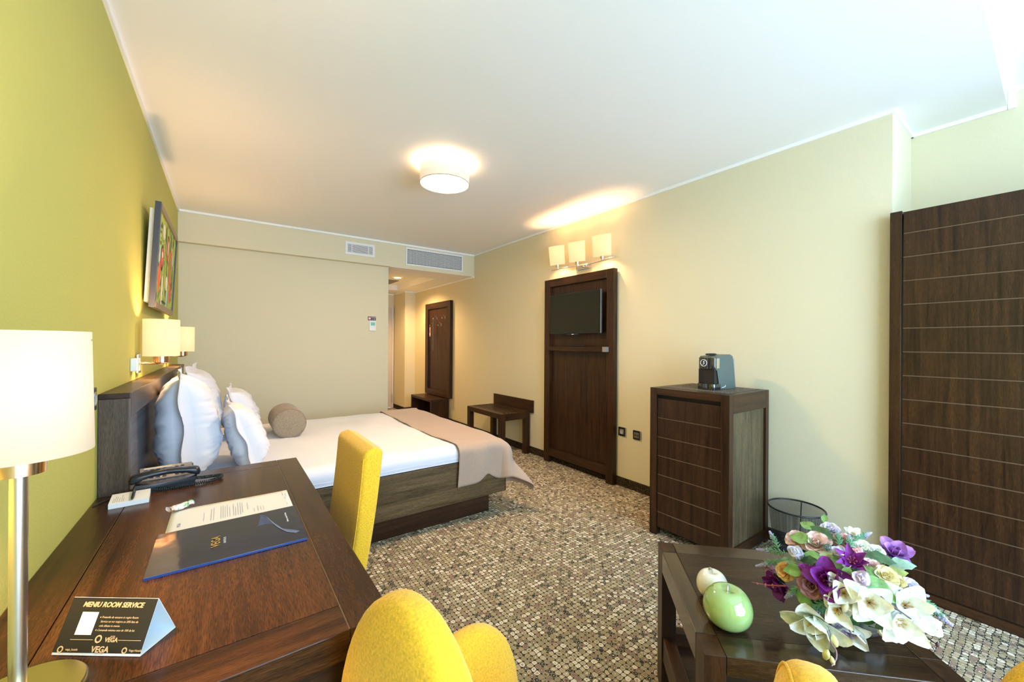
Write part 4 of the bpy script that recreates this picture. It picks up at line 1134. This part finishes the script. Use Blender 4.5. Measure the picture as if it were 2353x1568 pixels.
MB().tube([(-0.292, 2.20, dz+0.005), (-0.318, 2.145, dz+0.004), (-0.345, 2.12, dz+0.003), (-0.385, 2.05, dz+0.003)], 0.002, 6).build('line_cable', M_BLACKM, t, smooth=True)

# ================================================================ chairs
def leg_(name, p0, p1, r0, r1, parent):
    MB().tube([p0, p1], [r0, r1], 4).build(name, WZ, parent, local=True)
t = thing('dining_chair', 'tall backed mustard upholstered chair pushed up to the desk', 'chair', (0.36, 1.72, 0), pi)
# local +x faces the desk
def back(u, v):
    th = 2*pi*u; z = 0.36+0.60*v
    k = (z-0.36)/0.60
    cx_ = 0.005-0.018-0.085*k - 0.01*sin(k*pi)
    tx = 0.034+0.008*k; wy = 0.213-0.004*k
    e = 1.0
    if v > 0.94: q = (v-0.94)/0.06; e = math.sqrt(max(0.0, 1-q*q)); z = 0.36+0.60*0.94+0.030*q
    c_, s_ = cos(th), sin(th)
    px = math.copysign(abs(c_)**0.42, c_)*tx*(0.15+0.85*e) ; py = math.copysign(abs(s_)**0.16, s_)*wy*(0.93+0.07*e)
    if v >= 1: px *= 0.02; 
    return (cx_+px, py, z)
MB().grid(back, 64, 50, True).build('backrest', M_YEL, t, smooth=True, local=True)
mb = MB()
for sx_s in (1,):
    pts = []
    for i in range(30):
        k = i/29*0.93; z = 0.36+0.60*k; cx_ = 0.005-0.018-0.085*k-0.01*sin(k*pi)
        pts.append((cx_+0.0285+0.007*k, sx_s*0.2015, z))
    mb.tube(pts, 0.0022, 6)
mb.build('piping', M_YEL, t, local=True)
MB().box(0.0, 0.45, -0.21, 0.21, 0.37, 0.465, 0.025, seg=4).build('seat', M_YEL, t, local=True, smooth=True)
for sx_, sy_ in ((0.40, .18), (0.40, -.18), (-0.01, .18), (-0.01, -.18)):
    leg_('leg', (sx_, sy_, 0.37), (sx_+(0.0 if sx_ > .1 else -0.05), sy_, 0), 0.026, 0.02, t)

def armchair(label, x, y, rz, seam=False):
    t = thing('armchair', label, 'armchair', (x, y, 0), rz, group='mustard armchairs around the coffee table')
    MB().ellipsoid((0, 0, 0.507), (0.055, 0.216, 0.403), 0.568, 0.989, 56, 36).build('backrest', M_YEL, t, smooth=True, local=True)
    for s_ in (-1, 1):
        MB().ellipsoid((0.283, s_*0.19, 0.30), (0.208, 0.067, 0.30), 0.746, 0.881, 48, 32, thin='y').build('armrest', M_YEL, t, smooth=True, local=True)
    MB().box(0.02, 0.45, -0.165, 0.165, 0.20, 0.40, 0.045, seg=4).build('seat', M_YEL, t, smooth=True, local=True)
    for sx_, sy_ in ((0.36, .15), (0.36, -.15), (0.03, .15), (0.03, -.15)):
        leg_('leg', (sx_, sy_, 0.22), (sx_+(0.02 if sx_ > .1 else -0.04), sy_*1.05, 0), 0.022, 0.016, t)
    mb = MB(); pts = []
    for i in range(41):
        if not seam: break
        a = pi*i/40; c_, q = cos(a), sin(a)
        pts.append((-0.030, 0.209*math.copysign(abs(c_)**0.989, c_), 0.507+0.392*abs(q)**0.989))
    if seam: mb.tube(pts, 0.0022, 6); mb.build('piping', M_YEL, t, local=True)
    return t
armchair('mustard armchair with rounded back, in the foreground beside the desk corner', 0.262, 0.658, 0.224)
armchair('mustard armchair whose rounded back top peeks up in front of the coffee table', 0.631, 0.183, radians(-62), True)
armchair('mustard armchair at the extreme right edge, on the wardrobe side of the coffee table', 1.719, -0.407, 2.1275)

# ================================================================ coffee table
t = thing('coffee_table', 'square dark wood coffee table with a framed top and lower shelf', 'coffee table', (1.431, 0.541, 0), radians(-45))

hw, zt = 0.297, 0.55
TX_ = wood('table_wood_x', 'x', (0.016, 0.008, 0.0035), (0.062, 0.032, 0.014), rough=0.20, coat=0.5)
TY_ = wood('table_wood_y', 'y', (0.016, 0.008, 0.0035), (0.062, 0.032, 0.014), rough=0.20, coat=0.5)
lw, ld = 0.053, 0.078
for sx_ in (-1, 1):
    for sy_ in (-1, 1):
        a, b_ = sorted((sx_*hw, sx_*(hw-lw))); c_, d_ = sorted((sy_*hw, sy_*(hw-ld)))
        MB().box(a, b_, c_, d_, 0, zt, 0.002).build('leg', WZ, t, local=True)
    a, b_ = sorted((sx_*hw, sx_*(hw-lw)))
    MB().box(a, b_, -hw+ld+0.001, hw-ld-0.001, zt-0.080, zt, 0.002).build('side_rail', TY_, t, local=True)
    MB().box(a+0.005, b_-0.005, -hw+ld, hw-ld, 0.13, 0.22, 0.002).build('shelf_rail', WY, t, local=True)
    c_, d_ = sorted((sx_*hw, sx_*(hw-ld)))
    MB().box(-hw+lw+0.001, hw-lw-0.001, c_, d_, zt-0.052, zt, 0.002).build('side_rail', TX_, t, local=True)
    c_, d_ = sorted((sx_*(hw-0.01), sx_*(hw-0.05)))
    MB().box(-hw+lw, hw-lw, c_, d_, 0.13, 0.22, 0.002).build('shelf_rail', WX, t, local=True)
MB().box(-hw+lw+0.001, hw-lw-0.001, -hw+ld+0.001, hw-ld-0.001, zt-0.03, zt-0.0006, 0.0008).build('table_top', wood('table_center_wood', 'x', (0.014, 0.007, 0.0035), (0.060, 0.031, 0.015), rough=0.25, coat=0.0, pores=0.75), t, local=True)
MB().box(-hw+0.048, hw-0.048, -hw+0.05, hw-0.05, 0.155, 0.172, 0.0).build('lower_shelf', WX, t, local=True)

# ceramic apples
def apple(label, x, y, R_, H_, mat, ang, tiltd=0):
    t = thing('decorative_apple', label, 'ornament', (x, y, zt), ang, group='ceramic apples on the coffee table')
    prof = []
    for i in range(41):
        a = pi*i/40
        r = R_*sin(a)**0.86*(1+0.05*cos(a)); z = -cos(a)
        dip = 0.26*math.exp(-(r/(R_*0.42))**2) if z > 0 else 0.10*math.exp(-(r/(R_*0.35))**2)*-1
        prof.append((max(r, 0.0), H_/2*(1+z-dip*1.0) if z > 0 else H_/2*(1+z-dip)))
    zmin = min(p_[1] for p_ in prof)
    prof = [(a, b_-zmin) for a, b_ in prof]
    MB().lathe(prof, (0, 0, 0), 64, cap=False).build('apple_body', mat, t, local=True, smooth=True)
    zz = prof[-1][1]
    MB().tube([(-0.006, 0, zz-0.002), (-0.004, 0, zz+0.005), (0.002, 0, zz+0.010), (0.010, 0, zz+0.010), (0.015, 0, zz+0.006)], [0.003, 0.0025, 0.0025, 0.003, 0.004], 10).build('stem', plain('stem_silver', (0.55, 0.55, 0.5), 0.3, 0.7), t, local=True, smooth=True)
M_AG = plain('green_glaze', (0.30, 0.46, 0.16), 0.06, coat=1.0, spec=0.8)
M_AW = plain('cream_glaze', (0.78, 0.76, 0.66), 0.09, coat=1.0, spec=0.7)
apple('large glossy green ceramic apple on the coffee table', 1.170, 0.560, 0.064, 0.118, M_AG, radians(20))
apple('smaller cream ceramic apple behind the green one on the coffee table', 1.258, 0.650, 0.046, 0.092, M_AW, radians(60))

# ================================================================ flower arrangement
t = thing('flower_arrangement', 'large mixed artificial bouquet of white, purple and pink flowers in a glass bowl', 'flowers', (1.46, 0.35, zt))
FC = {'purple': (0.20, 0.012, 0.26), 'lilacpurple': (0.42, 0.19, 0.58), 'lilac': (0.55, 0.55, 0.72), 'lavender': (0.60, 0.50, 0.72), 'mauve': (0.38, 0.18, 0.24), 'white': (0.84, 0.88, 0.85),
      'palegreen': (0.66, 0.76, 0.52), 'blush': (0.80, 0.60, 0.60), 'palelilac': (0.70, 0.68, 0.80), 'pink': (0.80, 0.42, 0.45), 'yellow': (0.82, 0.74, 0.48), 'orange': (0.78, 0.50, 0.24)}
LC = {'green': (0.20, 0.38, 0.12), 'dark': (0.05, 0.12, 0.045), 'mottled': (0.22, 0.42, 0.15), 'sage': (0.24, 0.38, 0.28), 'olive': (0.24, 0.28, 0.06), 'deep': (0.02, 0.14, 0.035)}
def petal_mat(name, col, tip=None):
    m, nt, p, L = new_mat('petal_'+name)
    tc = nt.nodes.new('ShaderNodeTexCoord')
    nz = N(nt, 'ShaderNodeTexNoise', Scale=60.0, Detail=3.0); L.new(tc.outputs['Object'], nz.inputs['Vector'])
    r = nt.nodes.new('ShaderNodeValToRGB')
    r.color_ramp.elements[0].position = 0.35; r.color_ramp.elements[0].color = (*[c*(0.72 if max(col) < 0.8 else 0.9) for c in col], 1)
    r.color_ramp.elements[1].position = 0.62; r.color_ramp.elements[1].color = (*[min(1, c*1.12) for c in col], 1)
    L.new(nz.outputs['Fac'], r.inputs['Fac']); L.new(r.outputs['Color'], p.inputs['Base Color'])
    p.inputs['Roughness'].default_value = 0.6; p.inputs['Subsurface Weight'].default_value = 0.0
    return m
PM = {k: petal_mat(k, c) for k, c in FC.items()}
LM = {k: petal_mat('leaf_'+k, c) for k, c in LC.items()}
M_STAM = plain('stamen', (0.55, 0.30, 0.08), 0.5); M_STAMR = plain('stamen_dark', (0.30, 0.05, 0.06), 0.5)
def basis(n):
    n = Vector(n).normalized(); a = Vector((0, 0, 1)) if abs(n.z) < 0.9 else Vector((1, 0, 0))
    x = a.cross(n).normalized(); y = n.cross(x)
    return x, y, n
def petal(mb, o, n, ang, L_, W_, open_, curl, cup, tip=1.0, base=0.0, nu=8, nv=6, wave=0.0):
    """open_: angle away from the axis at the base; curl: extra bend along the length"""
    x, y, n = basis(n); r = x*cos(ang)+y*sin(ang); s_ = n.cross(r)
    ph = random.random()*6
    pos = [(base, 0.0)]; a = open_; st = L_/nu
    for i in range(nu):
        a_ = open_+curl*((i+0.5)/nu); pos.append((pos[-1][0]+sin(a_)*st, pos[-1][1]+cos(a_)*st))
    g = []
    for i in range(nu+1):
        k = i/nu; w = W_*max(0.02, sin(pi*min(1, k**0.8*0.93+0.04)))**0.55
        if tip < 1 and k > 0.5: w *= 1-(1-tip)*((k-0.5)/0.5)
        row = []
        a_ = open_+curl*k
        nrm = Vector((-cos(a_), sin(a_)))           # towards the axis and up
        for j in range(nv+1):
            q = 2*j/nv-1
            off = cup*w*(q*q)+wave*w*sin(q*5+ph+k*4)*k
            rr, hh_ = pos[i][0]+nrm.x*off, pos[i][1]+nrm.y*off
            row.append(mb.bm.verts.new(o+r*rr+n*hh_+s_*(w*q)))
        g.append(row)
    for i in range(nu):
        for j in range(nv): mb.bm.faces.new((g[i][j], g[i+1][j], g[i+1][j+1], g[i][j+1]))
FLOWERS, LEAVES, SPRIGS, TWIGS, BUDS = [], [], [], [], []
FLOWERS=[
('magnolia','purple',(1.257,0.354,0.752),0.036,(-0.85,-0.10,0.52)),
('star','purple',(1.317,0.318,0.795),0.034,(-0.65,-0.17,0.74)),
('magnolia','purple',(1.317,0.489,0.642),0.032,(-0.92,0.24,-0.31)),
('magnolia','lilacpurple',(1.457,0.260,0.800),0.031,(-0.44,-0.30,0.84)),
('bud','purple',(1.272,0.404,0.748),0.018,(-0.85,0.01,0.53)),
('bud','lilac',(1.303,0.435,0.767),0.024,(-0.75,0.07,0.65)),
('bud','lilac',(1.333,0.349,0.796),0.021,(-0.64,-0.12,0.76)),
('bud','lavender',(1.285,0.293,0.769),0.025,(-0.75,-0.24,0.62)),
('rose','mauve',(1.256,0.389,0.719),0.029,(-0.95,-0.01,0.31)),
('lily','white',(1.256,0.319,0.732),0.032,(-0.90,-0.20,0.39)),
('lily','white',(1.265,0.271,0.730),0.037,(-0.87,-0.32,0.37)),
('lily','white',(1.328,0.218,0.728),0.038,(-0.77,-0.48,0.42)),
('lily','white',(1.295,0.223,0.698),0.033,(-0.86,-0.50,0.08)),
('bud','white',(1.361,0.187,0.692),0.027,(-0.75,-0.65,0.11)),
('lily','white',(1.319,0.323,0.611),0.037,(-0.86,-0.22,-0.47)),
('magnolia','white',(1.259,0.381,0.611),0.053,(-0.90,-0.08,-0.44)),
('lily','white',(1.249,0.330,0.684),0.026,(-0.98,-0.18,-0.04)),
('rose','white',(1.326,0.241,0.649),0.025,(-0.85,-0.45,-0.25)),
('rose','palegreen',(1.312,0.365,0.767),0.029,(-0.74,-0.10,0.67)),
('rose','blush',(1.359,0.408,0.795),0.032,(-0.62,-0.02,0.79)),
('rose','blush',(1.372,0.461,0.780),0.026,(-0.63,0.10,0.77)),
('rose','palelilac',(1.450,0.402,0.812),0.022,(-0.46,-0.03,0.89)),
('rose','pink',(1.410,0.360,0.806),0.022,(-0.54,-0.11,0.84)),
('lily','white',(1.454,0.349,0.815),0.017,(-0.45,-0.13,0.88)),
('rose','white',(1.409,0.318,0.803),0.022,(-0.54,-0.18,0.82)),
('rose','white',(1.415,0.290,0.805),0.016,(-0.51,-0.23,0.83)),
('bud','pink',(1.362,0.318,0.797),0.019,(-0.60,-0.18,0.78)),
('rose','blush',(1.355,0.287,0.781),0.021,(-0.64,-0.25,0.73)),
('rose','yellow',(1.340,0.256,0.779),0.022,(-0.65,-0.31,0.70)),
('rose','yellow',(1.354,0.237,0.767),0.016,(-0.65,-0.37,0.67)),
('rose','orange',(1.285,0.462,0.711),0.021,(-0.94,0.21,0.28)),
('rose','lavender',(1.312,0.333,0.600),0.021,(-0.87,-0.19,-0.46)),
('rose','palelilac',(1.369,0.217,0.761),0.018,(-0.63,-0.43,0.65)),
('bud','mauve',(1.338,0.510,0.675),0.020,(-0.92,0.38,-0.02)),
('rose','palelilac',(1.353,0.200,0.682),0.016,(-0.79,-0.60,0.06)),
]
LEAVES=[
('green',(1.355,0.445,0.791),0.030,(-0.63,0.07,0.78)),
('dark',(1.401,0.408,0.811),0.033,(-0.53,-0.02,0.85)),
('dark',(1.298,0.406,0.762),0.023,(-0.77,-0.00,0.63)),
('green',(1.272,0.432,0.732),0.026,(-0.90,0.10,0.43)),
('green',(1.279,0.319,0.772),0.019,(-0.76,-0.18,0.63)),
('mottled',(1.299,0.263,0.755),0.039,(-0.76,-0.32,0.57)),
('mottled',(1.280,0.311,0.741),0.021,(-0.84,-0.22,0.50)),
('dark',(1.388,0.278,0.796),0.032,(-0.56,-0.26,0.79)),
('sage',(1.412,0.242,0.789),0.031,(-0.53,-0.34,0.78)),
('olive',(1.375,0.245,0.780),0.026,(-0.60,-0.34,0.73)),
('green',(1.275,0.410,0.667),0.028,(-0.99,0.04,-0.11)),
('dark',(1.303,0.254,0.676),0.023,(-0.91,-0.42,0.01)),
('deep',(1.304,0.288,0.673),0.028,(-0.94,-0.33,0.07)),
('green',(1.312,0.403,0.773),0.021,(-0.72,-0.01,0.69)),
('green',(1.333,0.282,0.777),0.019,(-0.67,-0.26,0.69)),
('deep',(1.301,0.310,0.656),0.022,(-0.96,-0.27,-0.08)),
('green',(1.443,0.455,0.801),0.026,(-0.48,0.08,0.87)),
('green',(1.546,0.442,0.802),0.015,(-0.29,0.06,0.96)),
('deep',(1.325,0.484,0.660),0.022,(-0.96,0.26,-0.11)),
('sage',(1.429,0.307,0.799),0.018,(-0.52,-0.21,0.83)),
('green',(1.308,0.351,0.775),0.022,(-0.72,-0.12,0.68)),
('olive',(1.336,0.251,0.754),0.021,(-0.71,-0.35,0.61)),
('deep',(1.283,0.370,0.663),0.027,(-0.99,-0.09,-0.07)),
('green',(1.353,0.205,0.669),0.018,(-0.81,-0.59,-0.06)),
('sage',(1.307,0.457,0.737),0.021,(-0.84,0.14,0.53)),
]
SPRIGS=[
((1.338,0.495,0.747),(1.440,0.557,0.744)),
((1.316,0.468,0.750),(1.375,0.568,0.701)),
((1.302,0.468,0.733),(1.333,0.552,0.669)),
((1.407,0.338,0.810),(1.529,0.327,0.806)),
((1.374,0.337,0.803),(1.432,0.352,0.814)),
((1.372,0.359,0.803),(1.442,0.380,0.814)),
((1.262,0.360,0.685),(1.274,0.427,0.607)),
((1.262,0.351,0.687),(1.296,0.400,0.612)),
((1.330,0.240,0.754),(1.385,0.192,0.745)),
((1.369,0.192,0.734),(1.440,0.158,0.671)),
((1.269,0.418,0.694),(1.304,0.463,0.629)),
((1.305,0.264,0.748),(1.319,0.260,0.758)),
((1.353,0.391,0.795),(1.347,0.376,0.795)),
((1.364,0.202,0.743),(1.389,0.175,0.715)),
]
TWIGS=[
('red',[(1.278,0.454,0.676),(1.287,0.497,0.653),(1.274,0.517,0.652),(1.262,0.535,0.652)]),
('brown',[(1.278,0.255,0.749),(1.283,0.237,0.737),(1.296,0.216,0.721),(1.318,0.198,0.698),(1.365,0.191,0.650),(1.350,0.175,0.641)]),
('brown',[(1.300,0.217,0.734),(1.312,0.203,0.725),(1.320,0.195,0.713)]),
('brown',[(1.241,0.324,0.704),(1.255,0.315,0.672),(1.291,0.314,0.620)]),
('mauve',[(1.269,0.353,0.615),(1.240,0.338,0.601),(1.231,0.327,0.596),(1.211,0.321,0.588),(1.175,0.320,0.588)]),
('brown',[(1.258,0.358,0.611),(1.243,0.367,0.606),(1.229,0.377,0.602)]),
('mauve',[(1.311,0.202,0.703),(1.351,0.200,0.661),(1.357,0.197,0.645)]),
('brown',[(1.369,0.190,0.652),(1.365,0.179,0.650),(1.362,0.170,0.648)]),
]
BUDS=[
('yellowgreen',(1.249,0.335,0.607),0.013),
('yellowgreen',(1.204,0.339,0.590),0.013),
('yellowgreen',(1.193,0.324,0.590),0.009),
('brown',(1.344,0.188,0.679),0.006),
('brown',(1.361,0.171,0.650),0.006),
('brown',(1.254,0.309,0.673),0.005),
('brown',(1.266,0.306,0.659),0.005),
('brown',(1.299,0.312,0.626),0.005),
('brown',(1.289,0.314,0.622),0.005),
('white',(1.240,0.311,0.709),0.012),
('red',(1.278,0.505,0.653),0.005),
('red',(1.289,0.490,0.654),0.006),
('red',(1.266,0.522,0.653),0.004),
]

CN = {'magnolia': 'magnolia_flower', 'star': 'open_lily_flower', 'lily': 'lily_flower', 'bud': 'tulip_bud', 'rose': 'rose_flower'}
VC = Vector((1.46, 0.36, 0.66))
for kind, col, o, R_, n in FLOWERS:
    R_ *= 1.16
    o = Vector(o); n = Vector(n).normalized(); mb = MB(); o = o-n*R_*0.45
    if kind == 'rose':
        for ring, (cnt, op, ln) in enumerate(((3, 0.10, 0.55), (4, 0.32, 0.72), (5, 0.62, 0.85), (6, 0.95, 1.0), (6, 1.25, 1.05))):
            for i in range(cnt): petal(mb, o, n, 2*pi*i/cnt+ring*0.7+random.uniform(-.15, .15), R_*ln*1.0, R_*(0.30+0.08*ring), op, -0.55+0.28*ring, 0.45, wave=0.10, base=R_*0.02, nu=6)
    elif kind == 'bud':
        for ring, (cnt, op) in enumerate(((3, 0.55), (4, 0.78), (5, 0.95))):
            for i in range(cnt): petal(mb, o-n*R_*0.3, n, 2*pi*i/cnt+ring*0.6, R_*1.95, R_*0.62, op, -1.9, 0.45, wave=0.05, base=R_*0.03)
    elif kind == 'magnolia':
        for ring, (cnt, op, ln, wd) in enumerate(((3, 0.35, 0.95, 0.45), (3, 0.75, 1.2, 0.55), (4, 1.15, 1.35, 0.55))):
            for i in range(cnt): petal(mb, o, n, 2*pi*i/cnt+ring*0.9+random.uniform(-.2, .2), R_*ln, R_*wd, op, -0.35+0.45*ring*0.6, 0.42, wave=0.12)
    elif kind == 'star':
        for i in range(7): petal(mb, o, n, 2*pi*i/7+random.uniform(-.25, .25), R_*random.uniform(1.1, 1.5), R_*0.30, 0.75, 0.25, 0.55, wave=0.10, tip=0.5)
    else:
        for ring, (cnt, op, ln) in enumerate(((3, 0.50, 1.35), (4, 0.95, 1.5))):
            for i in range(cnt): petal(mb, o, n, 2*pi*i/cnt+ring*0.8+random.uniform(-.25, .25), R_*ln*random.uniform(0.9, 1.15), R_*0.56, op, 0.30, 0.45, wave=0.10, tip=0.7)
    f = mb.build(CN[kind], PM[col], t, smooth=True, weld=False)
    if kind in ('lily', 'star', 'magnolia'):
        mb = MB(); x, y, nn_ = basis(n)
        for i in range(6):
            a = 2*pi*i/6; q = o+n*R_*0.55+(x*cos(a)+y*sin(a))*R_*0.22
            mb.tube([o, o+n*R_*0.3+(x*cos(a)+y*sin(a))*R_*0.06, q], R_*0.016+0.0003, 5)
            mb.ellipsoid(q, (R_*0.05, R_*0.05, R_*0.05), nu=8, nv=6)
        mb.build('stamens', M_STAMR if 'purple' in col else M_STAM, f, smooth=True)
# leaves
for col, o, R_, n in LEAVES:
    o = Vector(o); n = Vector(n).normalized(); mb = MB()
    out = (o-VC); out = (out-n*out.dot(n)).normalized() if (out-n*out.dot(n)).length > 1e-4 else Vector((0, 1, 0))
    out = (out+Vector((random.uniform(-.5, .5), random.uniform(-.5, .5), random.uniform(-.2, .3)))).normalized()
    sd = n.cross(out).normalized(); up = out.cross(sd)*-1 if False else n
    nl = 12; g = []
    lob = col in ('sage', 'olive', 'dark')
    for i in range(nl+1):
        k = i/nl; w = R_*0.62*sin(pi*(k**0.85*0.96+0.02))
        if lob: w *= 1-0.30*abs(sin(k*pi*2.6))
        c_ = o+out*(R_*(2.0*k-1.0))+n*(R_*(0.25*k-0.35*k*k))
        g.append([mb.bm.verts.new(c_+sd*(w*q)+n*(0.22*w*abs(q)-(0.06*w*sin(k*14+q*3)))) for q in (-1, -.6, -.2, 0, .2, .6, 1)])
    for i in range(nl):
        for j in range(6): mb.bm.faces.new((g[i][j], g[i+1][j], g[i+1][j+1], g[i][j+1]))
    mb.tube([o+out*(-R_), o-out*R_*1.5-n*R_*0.8], 0.0012, 5)
    mb.build('leaf', LM[col], t, smooth=True, weld=False)
# lavender sprigs
M_LAV = plain('lavender_florets', (0.42, 0.38, 0.66), 0.7); M_SPG = plain('sprig_green', (0.12, 0.30, 0.17), 0.6)
for a, b_ in SPRIGS:
    a, b_ = Vector(a), Vector(b_); d_ = (b_-a); L_ = d_.length; d_.normalize(); x, y, _ = basis(d_)
    mb = MB(); mb.tube([a-d_*0.02, a.lerp(b_, .5)+Vector((0, 0, L_*0.04)), b_], 0.0009, 5)
    for i in range(30):
        k = i/30*0.62; th = i*2.4; c_ = a+(b_-a)*k+Vector((0, 0, L_*0.06*k)); r_ = x*cos(th)+y*sin(th)
        e = c_+r_*0.013*(1-k*0.5)+d_*0.014
        mb.tube([c_, c_.lerp(e, .5)+d_*0.001, e], [0.0011, 0.0016, 0.0003], 4, cap=False)
    sp_ = mb.build('lavender_sprig', M_SPG, t, weld=False)
    mb = MB()
    for i in range(36):
        k = 0.52+i/36*0.48; th = i*2.4; rr = 0.0065*(1-(k-0.52)/0.48*0.8); c_ = a+(b_-a)*k; r_ = x*cos(th)+y*sin(th)
        e = c_+r_*rr*1.3+d_*0.006
        mb.tube([c_, c_.lerp(e, .6), e], [0.0010, 0.0031, 0.0006], 5)
    mb.build('florets', M_LAV, sp_, weld=False)
TC = {'red': (0.30, 0.07, 0.08), 'brown': (0.10, 0.05, 0.05), 'mauve': (0.32, 0.20, 0.24)}
TM = {k: plain('twig_'+k, c, 0.4) for k, c in TC.items()}
for col, pts in TWIGS:
    P_ = [Vector(p_) for p_ in pts]; q = [catmull(P_, i/16) for i in range(17)]
    MB().tube(q, [0.0022-0.0011*i/16 for i in range(17)], 6).build('twig', TM[col], t, smooth=True)
BM_ = {'yellowgreen': (0.62, 0.62, 0.25), 'brown': (0.10, 0.05, 0.05), 'white': (0.80, 0.82, 0.70), 'red': (0.35, 0.10, 0.12)}
BMM = {k: plain('twigbud_'+k, c, 0.45) for k, c in BM_.items()}
for col, o, R_ in BUDS:
    Q = Matrix.Translation(o) @ Matrix.Rotation(radians(random.uniform(-25, 25)), 4, 'X') @ Matrix.Rotation(radians(random.uniform(-20, 20)), 4, 'Y')
    MB().lathe([(0, -R_*1.2), (R_*0.4, -R_*0.9), (R_*0.62, -R_*0.2), (R_*0.5, R_*0.5), (R_*0.15, R_*1.1), (0, R_*1.25)], (0, 0, 0), 14, M=Q, cap=False).build('twig_bud', BMM[col], t, smooth=True)
# filler foliage inside and the glass bowl
mb = MB(); random.seed(11)
for i in range(46):
    th = random.uniform(0, 2*pi); ph = random.uniform(0.05, 1.25)
    d_ = Vector((cos(th)*sin(ph), sin(th)*sin(ph), cos(ph)*0.7)); o = VC+Vector((d_.x*0.14, d_.y*0.14, d_.z*0.12))
    x, y, nn_ = basis(d_); s_ = (x*cos(i)+y*sin(i)); R_ = random.uniform(0.025, 0.045)
    sd = d_.cross(s_).normalized()
    g = []
    for k in range(7):
        q = k/6; w = R_*0.5*sin(pi*(q*.94+.03)); c_ = o+s_*(R_*(2*q-1))-d_*(R_*0.3*q*q)
        g.append([mb.bm.verts.new(c_+sd*w*j+d_*0.1*w*abs(j)) for j in (-1, 0, 1)])
    for k in range(6):
        for j in range(2): mb.bm.faces.new((g[k][j], g[k+1][j], g[k+1][j+1], g[k][j+1]))
mb.build('filler_leaves', LM['dark'], t, smooth=True, weld=False)
random.seed(5)
mb = MB()
for i in range(9):
    a = 2*pi*i/9; mb.tube([(1.46+0.02*cos(a), 0.35+0.02*sin(a), zt+0.012), (1.46+0.045*cos(a), 0.35+0.045*sin(a), zt+0.07), (1.46+0.09*cos(a+.3), 0.35+0.09*sin(a+.3), zt+0.13)], 0.0035, 6)
mb.build('stems', LM['deep'], t, smooth=True)
MB().lathe([(0.0, zt+0.001), (0.052, zt+0.001), (0.068, zt+0.02), (0.074, zt+0.05), (0.068, zt+0.085), (0.066, zt+0.085), (0.071, zt+0.05), (0.065, zt+0.022), (0.050, zt+0.006), (0, zt+0.006)], (1.46, 0.35, 0), 56, cap=False).build('glass_bowl', M_GLASSY, t, smooth=True)

# lettering becomes ordinary meshes
dg = bpy.context.evaluated_depsgraph_get(); dg.update()
for o in [o for o in S.objects if o.type == 'FONT']:
    me = bpy.data.meshes.new_from_object(o.evaluated_get(dg), depsgraph=dg)
    n = bpy.data.objects.new('lettering', me); COL.objects.link(n)
    n.parent = o.parent; n.matrix_basis = o.matrix_basis.copy()
    if not me.materials: me.materials.append(o.data.materials[0])
    bpy.data.objects.remove(o)
